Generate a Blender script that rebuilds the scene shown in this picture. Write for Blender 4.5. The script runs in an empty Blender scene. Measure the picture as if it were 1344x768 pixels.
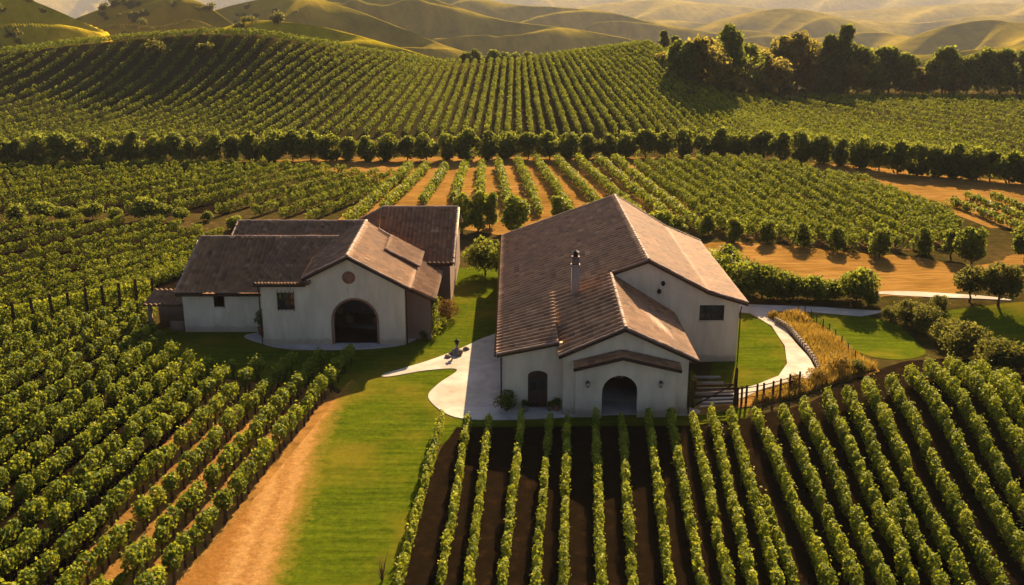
import bpy, bmesh, math, random
import numpy as np
from mathutils import Vector
from mathutils.geometry import tessellate_polygon

R = math.radians
SC = bpy.context.scene
COL = SC.collection
rng = np.random.default_rng(7)
random.seed(7)

# ------------------------------------------------------------------ camera, sky, sun, exposure
CAM_H, PITCH, FPX = 30.0, math.atan(384 / 1319.0), 1319.0
cam_d = bpy.data.cameras.new('camera')
cam_d.sensor_fit = 'HORIZONTAL'; cam_d.sensor_width = 36.0
cam_d.lens = 36.0 * FPX / 1344.0
cam_d.clip_start = 0.5; cam_d.clip_end = 20000
cam = bpy.data.objects.new('camera', cam_d)
cam.location = (0, 0, CAM_H); cam.rotation_euler = (math.pi / 2 - PITCH, 0, 0)
COL.objects.link(cam); SC.camera = cam

SUN_AZ, SUN_EL = R(15), R(26)
world = bpy.data.worlds.new('World'); SC.world = world; world.use_nodes = True
wn = world.node_tree
bgn = wn.nodes['Background']
sky = wn.nodes.new('ShaderNodeTexSky'); sky.sky_type = 'NISHITA'; sky.sun_disc = False
sky.sun_elevation = SUN_EL; sky.sun_rotation = SUN_AZ; sky.dust_density = 1.8; sky.air_density = 0.5
wn.links.new(sky.outputs[0], bgn.inputs[0]); bgn.inputs[1].default_value = 0.05
sun_d = bpy.data.lights.new('sun', 'SUN'); sun_d.energy = 5.0; sun_d.angle = R(0.5); sun_d.color = (1.0, 0.72, 0.41)
sun = bpy.data.objects.new('sun', sun_d); COL.objects.link(sun)
SDIR = Vector((math.sin(SUN_AZ) * math.cos(SUN_EL), math.cos(SUN_AZ) * math.cos(SUN_EL), math.sin(SUN_EL)))
sun.rotation_euler = SDIR.to_track_quat('Z', 'Y').to_euler()
sun.location = (0, 0, 80)
SC.view_settings.view_transform = 'Standard'; SC.view_settings.look = 'None'
SC.view_settings.exposure = 1.85; SC.view_settings.gamma = 1.0; SC.view_settings.use_curve_mapping = False
SC.cycles.max_bounces = 5; SC.cycles.diffuse_bounces = 2; SC.cycles.glossy_bounces = 2
SC.cycles.transmission_bounces = 3; SC.cycles.volume_bounces = 0; SC.cycles.transparent_max_bounces = 4
SC.cycles.use_denoising = True

# ------------------------------------------------------------------ small numeric helpers
def sstep(a, b, x):
    t = np.clip((np.asarray(x, float) - a) / (b - a), 0, 1)
    return t * t * (3 - 2 * t)
_nt = np.random.default_rng(99).random((64, 64))
def vnoise(x, y):
    x = np.asarray(x, float); y = np.asarray(y, float)
    xi = np.floor(x).astype(int); yi = np.floor(y).astype(int)
    fx = x - xi; fy = y - yi
    fx = fx * fx * (3 - 2 * fx); fy = fy * fy * (3 - 2 * fy)
    g = lambda a, b: _nt[a % 64, b % 64]
    return (g(xi, yi) * (1 - fx) + g(xi + 1, yi) * fx) * (1 - fy) + (g(xi, yi + 1) * (1 - fx) + g(xi + 1, yi + 1) * fx) * fy
def fbm(x, y, o=4):
    s = 0; a = 0.5
    for k in range(o):
        s = s + a * vnoise(x * 2 ** k + 17 * k, y * 2 ** k + 5 * k); a *= 0.5
    return s
CP, SP = math.cos(PITCH), math.sin(PITCH)
def ray(px, py):
    a = (px - 672.0) / FPX; b = (384.0 - py) / FPX
    d = np.array([a, CP + b * SP, -SP + b * CP])
    return d / np.linalg.norm(d)
def on_ray(px, py, Y):
    d = ray(px, py); return np.array([0, 0, CAM_H]) + d * (Y / d[1])

# ------------------------------------------------------------------ terrain
_cr = [(-500, 92, 300), (-150, 86, 300), (0, 72, 300), (90, 60, 300), (170, 52, 298), (270, 46, 296), (340, 45, 296), (420, 58, 300),
       (500, 72, 306), (580, 86, 310), (680, 84, 305), (760, 72, 298), (850, 60, 292), (890, 70, 290), (930, 92, 290),
       (975, 116, 300), (1030, 124, 320), (1150, 123, 325), (1344, 122, 330), (1900, 122, 330)]
_cu = np.array([on_ray(x, y, D)[0] / D for x, y, D in _cr])
_cz = np.array([on_ray(x, y, D)[2] for x, y, D in _cr])
_cd = np.array([D for x, y, D in _cr], float)
def terrain(X, Y):
    X = np.asarray(X, float); Y = np.asarray(Y, float)
    u = X / np.maximum(Y, 60)
    zc = np.interp(u, _cu, _cz); yc = np.interp(u, _cu, _cd)
    y0 = 203.0
    t = np.clip((Y - y0) / (yc - y0), 0, 1)
    p = 1.25 + 2.1 * (1 - sstep(-0.36, -0.06, u))
    hill = zc * t ** p
    k = sstep(0, 260, Y - yc)
    hill = hill * (1 - k) + (-34.0 - 110 * sstep(600, 2400, Y) - 200 * sstep(2400, 5200, Y)) * k
    h = hill
    h = h + 2.6 * np.exp(-(((X - 37) / 10.5) ** 2 + ((Y - 67) / 10) ** 2))
    h = h + 1.8 * np.exp(-(((X - 56) / 12) ** 2 + ((Y - 97) / 8) ** 2))
    h = h - 0.6 * np.exp(-(((X - 36) / 6) ** 2 + ((Y - 90) / 6) ** 2))
    und = (fbm(X / 23 + 40, Y / 23 + 40, 3) - 0.45) * 1.4
    h = h + und * sstep(112, 150, Y) * (1 - sstep(330, 500, Y))
    return h
def tz(x, y): return float(terrain(x, y))
def at(px, py, dz=0.0):
    """ground point seen at a pixel of the 1344x768 photograph"""
    d = ray(px, py); o = np.array([0, 0, CAM_H])
    ts = np.concatenate([np.arange(20, 160, 0.5), np.arange(160, 420, 1.0), np.arange(420, 4000, 6.0)])
    P = o + ts[:, None] * d
    g = P[:, 2] - dz - terrain(P[:, 0], P[:, 1])
    i = np.argmax(g < 0)
    if g[i] >= 0:
        i = len(ts) - 1
    if i == 0: return P[0]
    f = g[i - 1] / (g[i - 1] - g[i])
    q = P[i - 1] + (P[i] - P[i - 1]) * f
    q[2] = tz(q[0], q[1])
    return q

# ------------------------------------------------------------------ materials
MATS = {}
def newmat(name):
    m = bpy.data.materials.new(name); m.use_nodes = True
    nt = m.node_tree; b = nt.nodes['Principled BSDF']; MATS[name] = m
    return m, nt, b
def N(nt, typ, **kw):
    n = nt.nodes.new(typ)
    for k, v in kw.items():
        if k.startswith('i_'):
            key = k[2:]; key = int(key) if key.isdigit() else key.replace('_', ' ')
            n.inputs[key].default_value = v
        else: setattr(n, k, v)
    return n
def ramp(nt, fac, stops):
    r = nt.nodes.new('ShaderNodeValToRGB')
    e = r.color_ramp.elements
    while len(e) < len(stops): e.new(0.5)
    for el, (p, c) in zip(e, stops):
        el.position = p; el.color = (*c, 1)
    nt.links.new(fac, r.inputs[0]); return r.outputs[0]
def pos(nt):
    return nt.nodes.new('ShaderNodeNewGeometry').outputs['Position']
def noise(nt, scale, detail=4, rough=0.6, vec=None, stretch=None):
    n = N(nt, 'ShaderNodeTexNoise', i_Scale=scale, i_Detail=detail, i_Roughness=rough)
    v = vec if vec is not None else pos(nt)
    if stretch:
        mp = N(nt, 'ShaderNodeMapping'); mp.inputs['Scale'].default_value = stretch[0]; mp.inputs['Rotation'].default_value = stretch[1]
        nt.links.new(v, mp.inputs[0]); v = mp.outputs[0]
    nt.links.new(v, n.inputs['Vector']); return n.outputs['Fac']
def mix(nt, fac, a, b, mode='MIX'):
    n = nt.nodes.new('ShaderNodeMix'); n.data_type = 'RGBA'; n.blend_type = mode
    for s, v in ((n.inputs[0], fac), (n.inputs[6], a), (n.inputs[7], b)):
        if isinstance(v, (int, float)): s.default_value = v
        elif isinstance(v, tuple): s.default_value = (*v, 1)
        else: nt.links.new(v, s)
    return n.outputs[2]
def bump(nt, b, h, strength, dist):
    n = N(nt, 'ShaderNodeBump', i_Strength=strength, i_Distance=dist)
    nt.links.new(h, n.inputs['Height']); nt.links.new(n.outputs[0], b.inputs['Normal'])

def surf(name, stops, scale, rough=0.9, detail=5, bs=0.0, bd=0.05, bscale=None, stretch=None, big=None, spec=0.0):
    m, nt, b = newmat(name)
    c = ramp(nt, noise(nt, scale, detail, 0.65, stretch=stretch), stops)
    if big:
        c = mix(nt, ramp(nt, noise(nt, big[0], 3), [(0.38, (0, 0, 0)), (0.62, (1, 1, 1))]), c, mix(nt, 1.0, c, big[1], 'MULTIPLY'))
    nt.links.new(c, b.inputs['Base Color'])
    b.inputs['Roughness'].default_value = rough; b.inputs['Specular IOR Level'].default_value = spec
    if bs: bump(nt, b, noise(nt, bscale or scale, 6, 0.7, stretch=stretch), bs, bd)
    return m

def leafmat(name, stops, tr, trfac=0.4, rough=0.75, spec=0.03):
    m = bpy.data.materials.new(name); m.use_nodes = True; MATS[name] = m
    nt = m.node_tree; b = nt.nodes['Principled BSDF']; out = nt.nodes['Material Output']
    a = N(nt, 'ShaderNodeAttribute', attribute_name='tint')
    c = ramp(nt, a.outputs['Fac'], stops)
    nt.links.new(c, b.inputs['Base Color'])
    b.inputs['Roughness'].default_value = rough; b.inputs['Specular IOR Level'].default_value = spec
    t = nt.nodes.new('ShaderNodeBsdfTranslucent')
    tc = mix(nt, 1.0, ramp(nt, a.outputs['Fac'], [(0, (0.55, 0.6, 0.6)), (1, (1, 1, 1))]), tr, 'MULTIPLY')
    nt.links.new(tc, t.inputs[0])
    ms = nt.nodes.new('ShaderNodeMixShader'); ms.inputs[0].default_value = trfac
    nt.links.new(b.outputs[0], ms.inputs[1]); nt.links.new(t.outputs[0], ms.inputs[2])
    nt.links.new(ms.outputs[0], out.inputs[0])
    return m

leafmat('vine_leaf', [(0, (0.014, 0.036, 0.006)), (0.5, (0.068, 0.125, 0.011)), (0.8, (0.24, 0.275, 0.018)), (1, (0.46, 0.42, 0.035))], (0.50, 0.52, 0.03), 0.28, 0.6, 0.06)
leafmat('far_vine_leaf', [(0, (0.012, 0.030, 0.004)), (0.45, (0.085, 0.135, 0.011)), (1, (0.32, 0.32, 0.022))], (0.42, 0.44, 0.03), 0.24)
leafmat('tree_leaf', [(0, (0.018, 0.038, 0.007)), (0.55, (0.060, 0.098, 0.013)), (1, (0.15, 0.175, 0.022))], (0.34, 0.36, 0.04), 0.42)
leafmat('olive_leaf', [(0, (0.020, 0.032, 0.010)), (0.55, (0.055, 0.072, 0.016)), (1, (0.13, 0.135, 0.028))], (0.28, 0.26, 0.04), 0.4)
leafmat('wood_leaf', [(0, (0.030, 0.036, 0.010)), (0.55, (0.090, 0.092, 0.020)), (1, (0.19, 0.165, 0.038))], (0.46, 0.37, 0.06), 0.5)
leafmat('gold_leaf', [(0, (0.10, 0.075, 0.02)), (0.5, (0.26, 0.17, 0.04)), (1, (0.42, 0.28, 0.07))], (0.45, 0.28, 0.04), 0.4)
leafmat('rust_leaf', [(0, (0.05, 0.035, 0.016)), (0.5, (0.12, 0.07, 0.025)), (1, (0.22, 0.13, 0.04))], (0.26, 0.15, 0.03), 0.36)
surf('bark', [(0.3, (0.03, 0.02, 0.014)), (0.7, (0.09, 0.065, 0.045))], 9, bs=0.6, bd=0.02)
surf('ground', [(0.25, (0.032, 0.027, 0.009)), (0.5, (0.065, 0.046, 0.015)), (0.78, (0.13, 0.080, 0.026))], 0.9, bs=0.5, bd=0.15, bscale=2.5, big=(0.035, (0.6, 0.72, 0.55)))
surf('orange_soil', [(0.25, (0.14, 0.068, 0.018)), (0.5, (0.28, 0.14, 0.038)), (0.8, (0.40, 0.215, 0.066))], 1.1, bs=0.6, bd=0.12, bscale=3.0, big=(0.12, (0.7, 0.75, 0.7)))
surf('row_shade_soil', [(0.25, (0.006, 0.004, 0.002)), (0.55, (0.012, 0.008, 0.004)), (0.85, (0.045, 0.021, 0.009))], 1.3, bs=0.7, bd=0.1, bscale=4)  # dark soil, blackened further to stand in for shade between the vine rows
surf('hill_soil', [(0.25, (0.014, 0.014, 0.005)), (0.55, (0.034, 0.030, 0.011)), (0.85, (0.065, 0.050, 0.018))], 0.9, bs=0.6, bd=0.1, bscale=3)
surf('field_soil', [(0.25, (0.05, 0.032, 0.014)), (0.55, (0.11, 0.066, 0.026)), (0.85, (0.20, 0.115, 0.04))], 1.3, bs=0.7, bd=0.1, bscale=4)
surf('track_dirt', [(0.2, (0.24, 0.13, 0.042)), (0.55, (0.36, 0.20, 0.072)), (0.85, (0.50, 0.31, 0.13))], 0.8, bs=0.35, bd=0.06, bscale=5, stretch=((1.6, 0.35, 1), (0, 0, R(-14))))
surf('stubble', [(0.25, (0.13, 0.070, 0.018)), (0.5, (0.27, 0.145, 0.038)), (0.8, (0.42, 0.24, 0.066))], 0.7, bs=0.5, bd=0.1, bscale=4, stretch=((0.4, 2.2, 1), (0, 0, 0)), big=(0.09, (0.72, 0.72, 0.6)))
def lawn_color(nt):
    c1 = ramp(nt, noise(nt, 2.2, 6, 0.7), [(0.25, (0.038, 0.060, 0.004)), (0.55, (0.078, 0.106, 0.006)), (0.85, (0.130, 0.150, 0.010))])
    st = ramp(nt, noise(nt, 0.8, 3, 0.5, stretch=((0.25, 2.4, 1), (0, 0, R(12)))), [(0.3, (0.62, 0.66, 0.6)), (0.7, (1.2, 1.14, 1.0))])
    c = mix(nt, 1.0, c1, st, 'MULTIPLY')
    c = mix(nt, ramp(nt, noise(nt, 0.13, 4), [(0.48, (0, 0, 0)), (0.68, (0.75, 0.75, 0.75))]), c, (0.17, 0.13, 0.014))
    c = mix(nt, ramp(nt, noise(nt, 0.35, 5, 0.7), [(0.55, (0, 0, 0)), (0.75, (0.7, 0.7, 0.7))]), c, (0.045, 0.066, 0.005))
    return c
def lawn_mat():
    m, nt, b = newmat('lawn_grass')
    c = lawn_color(nt)
    nt.links.new(c, b.inputs['Base Color']); b.inputs['Roughness'].default_value = 0.95; b.inputs['Specular IOR Level'].default_value = 0.0
    bump(nt, b, noise(nt, 9, 6, 0.8), 0.9, 0.06)
lawn_mat()
surf('concrete', [(0.2, (0.36, 0.315, 0.27)), (0.5, (0.52, 0.465, 0.40)), (0.8, (0.62, 0.56, 0.49))], 0.7, rough=0.85, bs=0.25, bd=0.01, bscale=12, big=(0.25, (0.8, 0.78, 0.74)))
surf('hill_grass', [(0.25, (0.13, 0.105, 0.010)), (0.5, (0.27, 0.20, 0.020)), (0.8, (0.44, 0.31, 0.036))], 0.035, detail=8, bs=0.55, bd=2.2, bscale=0.09, big=(0.006, (0.62, 0.70, 0.62)))
surf('sunlit_golden_grass', [(0.25, (0.22, 0.17, 0.010)), (0.5, (0.42, 0.31, 0.018)), (0.8, (0.58, 0.42, 0.03))], 0.12, detail=8, bs=0.7, bd=1.0, bscale=0.35, big=(0.02, (0.62, 0.72, 0.62)))  # dry golden grass, its colour brightened in place of sunlight on two hills
surf('rock', [(0.3, (0.10, 0.085, 0.07)), (0.7, (0.26, 0.22, 0.18))], 3, bs=0.6, bd=0.05)
def track_mat():
    m, nt, b = newmat('track_blend')
    a = N(nt, 'ShaderNodeAttribute', attribute_name='across')
    n1 = noise(nt, 1.1, 6, 0.75); n2 = noise(nt, 5.0, 4, 0.7)
    ad = N(nt, 'ShaderNodeMath', operation='MULTIPLY_ADD'); nt.links.new(n1, ad.inputs[0]); ad.inputs[1].default_value = 0.26; nt.links.new(a.outputs['Fac'], ad.inputs[2])
    ad2 = N(nt, 'ShaderNodeMath', operation='MULTIPLY_ADD'); nt.links.new(n2, ad2.inputs[0]); ad2.inputs[1].default_value = 0.10; nt.links.new(ad.outputs[0], ad2.inputs[2])
    x = ad2.outputs[0]
    k = 0.18
    dirt = ramp(nt, x, [(0.38 + k, (0.30, 0.165, 0.045)), (0.46 + k, (0.40, 0.235, 0.085)), (0.52 + k, (0.30, 0.16, 0.05)), (0.58 + k, (0.42, 0.25, 0.095)), (0.68 + k, (0.27, 0.135, 0.037))])
    fine = ramp(nt, noise(nt, 2.6, 6, 0.8), [(0.3, (0.62, 0.58, 0.52)), (0.7, (1.15, 1.1, 1.05))])
    dirt = mix(nt, 1.0, dirt, fine, 'MULTIPLY')
    grass = lawn_color(nt)
    grass = mix(nt, ramp(nt, x, [(0.26 + k, (0, 0, 0)), (0.36 + k, (0.8, 0.8, 0.8))]), grass, (0.20, 0.14, 0.022))
    c = mix(nt, ramp(nt, x, [(0.34 + k, (0, 0, 0)), (0.42 + k, (1, 1, 1))]), grass, dirt)
    nt.links.new(c, b.inputs['Base Color']); b.inputs['Roughness'].default_value = 0.95; b.inputs['Specular IOR Level'].default_value = 0.0
    bump(nt, b, noise(nt, 4, 6, 0.8), 0.8, 0.08)
track_mat()
def stucco(name, base, dirt):
    m, nt, b = newmat(name)
    n1 = ramp(nt, noise(nt, 0.5, 5, 0.6, stretch=((1, 1, 0.35), (0, 0, 0))), [(0.3, dirt), (0.62, base)])
    st = ramp(nt, noise(nt, 1.3, 5, 0.7, stretch=((0.9, 0.9, 0.25), (0, 0, 0))), [(0.36, (0.90, 0.885, 0.86)), (0.62, (1, 1, 1))])
    n1 = mix(nt, 1.0, n1, st, 'MULTIPLY')
    sp = N(nt, 'ShaderNodeSeparateXYZ'); nt.links.new(pos(nt), sp.inputs[0])
    hz = N(nt, 'ShaderNodeMath', operation='MULTIPLY_ADD'); nt.links.new(noise(nt, 1.7, 4), hz.inputs[0]); hz.inputs[1].default_value = -0.9; nt.links.new(sp.outputs[2], hz.inputs[2])
    n1 = mix(nt, ramp(nt, hz.outputs[0], [(0.0, (0.5, 0.5, 0.5)), (0.25, (0, 0, 0))]), n1, (0.30, 0.21, 0.13))
    nt.links.new(n1, b.inputs['Base Color']); b.inputs['Roughness'].default_value = 0.92; b.inputs['Specular IOR Level'].default_value = 0.15
    bump(nt, b, noise(nt, 7, 6, 0.7), 0.35, 0.02)
stucco('stucco', (0.74, 0.58, 0.39), (0.54, 0.42, 0.28))
stucco('chimney_stucco', (0.40, 0.29, 0.21), (0.30, 0.21, 0.15))
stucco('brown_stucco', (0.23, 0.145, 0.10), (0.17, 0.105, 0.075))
def tilemat(name, stops):
    m, nt, b = newmat(name)
    a = N(nt, 'ShaderNodeAttribute', attribute_name='tint')
    c = ramp(nt, a.outputs['Fac'], stops)
    c = mix(nt, ramp(nt, noise(nt, 0.45, 5, 0.65), [(0.42, (0, 0, 0)), (0.7, (0.7, 0.7, 0.7))]), c, (0.14, 0.082, 0.050))
    c = mix(nt, ramp(nt, noise(nt, 5, 4), [(0.3, (0, 0, 0)), (0.8, (0.35, 0.35, 0.35))]), c, (0.28, 0.17, 0.105))
    nt.links.new(c, b.inputs['Base Color']); b.inputs['Roughness'].default_value = 0.8; b.inputs['Specular IOR Level'].default_value = 0.25
    bump(nt, b, noise(nt, 22, 4), 0.3, 0.01)
tilemat('roof_tile', [(0, (0.12, 0.052, 0.022)), (0.5, (0.30, 0.148, 0.064)), (0.9, (0.41, 0.215, 0.10)), (1, (0.50, 0.31, 0.17))])
tilemat('ridge_tile', [(0, (0.24, 0.15, 0.11)), (0.5, (0.36, 0.24, 0.175)), (1, (0.50, 0.36, 0.27))])
surf('dark_wood', [(0.3, (0.035, 0.020, 0.013)), (0.7, (0.085, 0.048, 0.030))], 4, stretch=((1, 1, 6), (0, 0, 0)), bs=0.4, bd=0.01)
surf('grey_wood', [(0.3, (0.16, 0.12, 0.09)), (0.7, (0.36, 0.29, 0.23))], 4, stretch=((1, 6, 6), (0, 0, 0)), bs=0.4, bd=0.01)
surf('iron', [(0.3, (0.012, 0.011, 0.010)), (0.7, (0.03, 0.027, 0.024))], 8, rough=0.7, spec=0.15)
surf('clay', [(0.3, (0.19, 0.085, 0.05)), (0.7, (0.33, 0.16, 0.095))], 5)
surf('interior', [(0.3, (0.16, 0.13, 0.11)), (0.7, (0.22, 0.18, 0.15))], 2)
surf('barrel_oak', [(0.3, (0.12, 0.065, 0.03)), (0.7, (0.24, 0.14, 0.07))], 5, stretch=((1, 5, 5), (0, 0, 0)))
def glass():
    m, nt, b = newmat('glass')
    nt.links.new(ramp(nt, noise(nt, 1.5, 2), [(0.3, (0.012, 0.016, 0.016)), (0.7, (0.04, 0.05, 0.045))]), b.inputs['Base Color'])
    b.inputs['Roughness'].default_value = 0.06; b.inputs['Specular IOR Level'].default_value = 0.9
glass()
m, nt, b = newmat('lamp_glass'); b.inputs['Base Color'].default_value = (0.5, 0.42, 0.28, 1); b.inputs['Roughness'].default_value = 0.2

# ------------------------------------------------------------------ mesh builder
class MB:
    def __init__(s): s.V = []; s.nv = 0; s.F = []; s.T = []; s.M = []
    def quads(s, V, F, tint=0.5, mat=0):
        V = np.asarray(V, float); F = np.asarray(F, int)
        s.V.append(V); s.F.append(F + s.nv); s.nv += len(V)
        s.T.append(np.full(len(F), tint, float) if np.isscalar(tint) else np.asarray(tint, float))
        s.M.append(np.full(len(F), mat, int))
    def poly(s, V, tint=0.5, mat=0):
        s.quads(V, [list(range(len(V)))], tint, mat)
    def box(s, c, d, rz=0.0, tint=0.5, mat=0, M=None):
        x, y, z = np.array(d) / 2.0
        v = np.array([(-x, -y, -z), (x, -y, -z), (x, y, -z), (-x, y, -z), (-x, -y, z), (x, -y, z), (x, y, z), (-x, y, z)])
        ch = 0
        cz, sz = math.cos(rz), math.sin(rz)
        v = v @ np.array([[cz, sz, 0], [-sz, cz, 0], [0, 0, 1]])
        s.quads(v + np.array(c), [(0, 3, 2, 1), (4, 5, 6, 7), (0, 1, 5, 4), (1, 2, 6, 5), (2, 3, 7, 6), (3, 0, 4, 7)], tint, mat)
    def beam(s, a, b, w, h, tint=0.5, mat=0, up=(0, 0, 1)):
        a = np.array(a, float); b = np.array(b, float); d = b - a; d /= np.linalg.norm(d)
        r = np.cross(d, np.array(up, float)); r /= np.linalg.norm(r); u = np.cross(r, d)
        v = [p + r * i * w / 2 + u * j * h / 2 for p in (a, b) for i, j in ((-1, -1), (1, -1), (1, 1), (-1, 1))]
        s.quads(v, [(0, 1, 2, 3), (7, 6, 5, 4), (0, 4, 5, 1), (1, 5, 6, 2), (2, 6, 7, 3), (3, 7, 4, 0)], tint, mat)
    def tube(s, P, rad, n=6, tint=0.5, mat=0, cap=True):
        P = np.array(P, float); rad = np.broadcast_to(np.array(rad, float), (len(P),))
        T = np.gradient(P, axis=0); T /= np.linalg.norm(T, axis=1)[:, None] + 1e-9
        ref = np.array([0.31, 0.17, 0.93]) if abs(T[0][2]) < 0.8 else np.array([0.93, 0.31, 0.1])
        A = np.cross(T, ref); A /= np.linalg.norm(A, axis=1)[:, None]; B = np.cross(T, A)
        th = np.arange(n) / n * 2 * math.pi
        V = P[:, None] + rad[:, None, None] * (np.cos(th)[None, :, None] * A[:, None] + np.sin(th)[None, :, None] * B[:, None])
        k = len(P); F = []
        for i in range(k - 1):
            for j in range(n):
                F.append((i * n + j, i * n + (j + 1) % n, (i + 1) * n + (j + 1) % n, (i + 1) * n + j))
        s.quads(V.reshape(-1, 3), F, tint, mat)
        if cap:
            s.poly(V[0][::-1], tint, mat); s.poly(V[-1], tint, mat)
    def lathe(s, prof, c, n=14, tint=0.5, mat=0):
        prof = np.array(prof, float); th = np.arange(n) / n * 2 * math.pi
        V = np.stack([np.stack([r * np.cos(th), r * np.sin(th), np.full(n, z)], -1) for r, z in prof]) + np.array(c)
        F = [(i * n + j, i * n + (j + 1) % n, (i + 1) * n + (j + 1) % n, (i + 1) * n + j) for i in range(len(prof) - 1) for j in range(n)]
        s.quads(V.reshape(-1, 3), F, tint, mat)
    def leaves(s, C, Nrm, size, tint, mat=0, asp=0.72):
        n = len(C)
        Nrm = Nrm / (np.linalg.norm(Nrm, axis=1)[:, None] + 1e-9)
        r = rng.normal(size=(n, 3)); A = np.cross(Nrm, r); A /= np.linalg.norm(A, axis=1)[:, None] + 1e-9
        B = np.cross(Nrm, A); sz = np.broadcast_to(size, (n,))[:, None] * 0.5
        bend = Nrm * sz * 0.35
        V = np.stack([C - A * sz - bend, C + B * sz * asp, C + A * sz - bend, C - B * sz * asp], 1).reshape(-1, 3)
        s.quads(V, np.arange(4 * n).reshape(n, 4), tint, mat)
    def build(s, name, mats, parent=None, loc=None, smooth=False):
        me = bpy.data.meshes.new(name)
        V = np.concatenate(s.V) if s.V else np.zeros((0, 3))
        if loc is not None: V = V - np.array(loc)
        me.vertices.add(len(V)); me.vertices.foreach_set('co', V.astype(np.float32).ravel())
        tot = np.concatenate([np.full(len(f), f.shape[1]) for f in s.F])
        idx = np.concatenate([f.ravel() for f in s.F])
        me.loops.add(len(idx)); me.loops.foreach_set('vertex_index', idx.astype(np.int32))
        me.polygons.add(len(tot))
        st = np.concatenate([[0], np.cumsum(tot)[:-1]])
        me.polygons.foreach_set('loop_start', st.astype(np.int32))
        me.polygons.foreach_set('material_index', np.concatenate(s.M).astype(np.int32))
        a = me.attributes.new('tint', 'FLOAT', 'FACE'); a.data.foreach_set('value', np.clip(np.concatenate(s.T), 0, 1).astype(np.float32))
        me.update(calc_edges=True)
        if smooth: me.polygons.foreach_set('use_smooth', np.ones(len(tot), bool))
        for mm in ([mats] if isinstance(mats, str) else mats): me.materials.append(MATS[mm])
        o = bpy.data.objects.new(name, me); COL.objects.link(o)
        if parent is not None: o.parent = parent
        elif loc is not None: o.location = loc
        return o

def tag(o, label, cat, group=None):
    o['label'] = label; o['category'] = cat
    if group: o['group'] = group
    return o
def thing(name, label, cat, loc, group=None, rz=0.0):
    o = bpy.data.objects.new(name, None); COL.objects.link(o); o.location = loc; o.rotation_euler = (0, 0, rz)
    o.empty_display_size = 0.3
    return tag(o, label, cat, group)
def struct(o, kind='structure'): o['kind'] = kind; return o
def copy_tree(o, parent=None):
    c = o.copy(); COL.objects.link(c)
    if parent is not None: c.parent = parent
    for ch in [x for x in CHILD.get(o.name, [])]: copy_tree(ch, c)
    return c
CHILD = {}
def kid(o, parent):
    o.parent = parent; CHILD.setdefault(parent.name, []).append(o); return o
_ones = ['', 'first', 'second', 'third', 'fourth', 'fifth', 'sixth', 'seventh', 'eighth', 'ninth', 'tenth', 'eleventh', 'twelfth', 'thirteenth',
         'fourteenth', 'fifteenth', 'sixteenth', 'seventeenth', 'eighteenth', 'nineteenth']
_tens = {2: ('twentieth', 'twenty'), 3: ('thirtieth', 'thirty'), 4: ('fortieth', 'forty'), 5: ('fiftieth', 'fifty'), 6: ('sixtieth', 'sixty'), 7: ('seventieth', 'seventy')}
def ordinal(n):
    if n < 20: return _ones[n]
    a, b = divmod(n, 10)
    return _tens[a][0] if b == 0 else _tens[a][1] + '-' + _ones[b]

# ------------------------------------------------------------------ ground, sheets
ys = [-80]
while ys[-1] < 7000:
    y = ys[-1]
    ys.append(y + (4 if y < 25 else 0.8 if y < 130 else 1.6 if y < 340 else 6 if y < 620 else 60 if y < 2000 else 400))
ys = np.array(ys)
sx = np.linspace(-1, 1, 361)
xs = np.sign(sx) * (90 * np.abs(sx) + 5500 * np.abs(sx) ** 7)
GX, GY = np.meshgrid(xs, ys)
GZ = terrain(GX, GY)
mb = MB(); nx, ny = len(xs), len(ys)
ii, jj = np.meshgrid(np.arange(ny - 1), np.arange(nx - 1), indexing='ij')
a = (ii * nx + jj).ravel()
mb.quads(np.stack([GX, GY, GZ], -1).reshape(-1, 3), np.stack([a, a + 1, a + nx + 1, a + nx], 1))
struct(mb.build('ground', 'ground', smooth=True))

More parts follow.
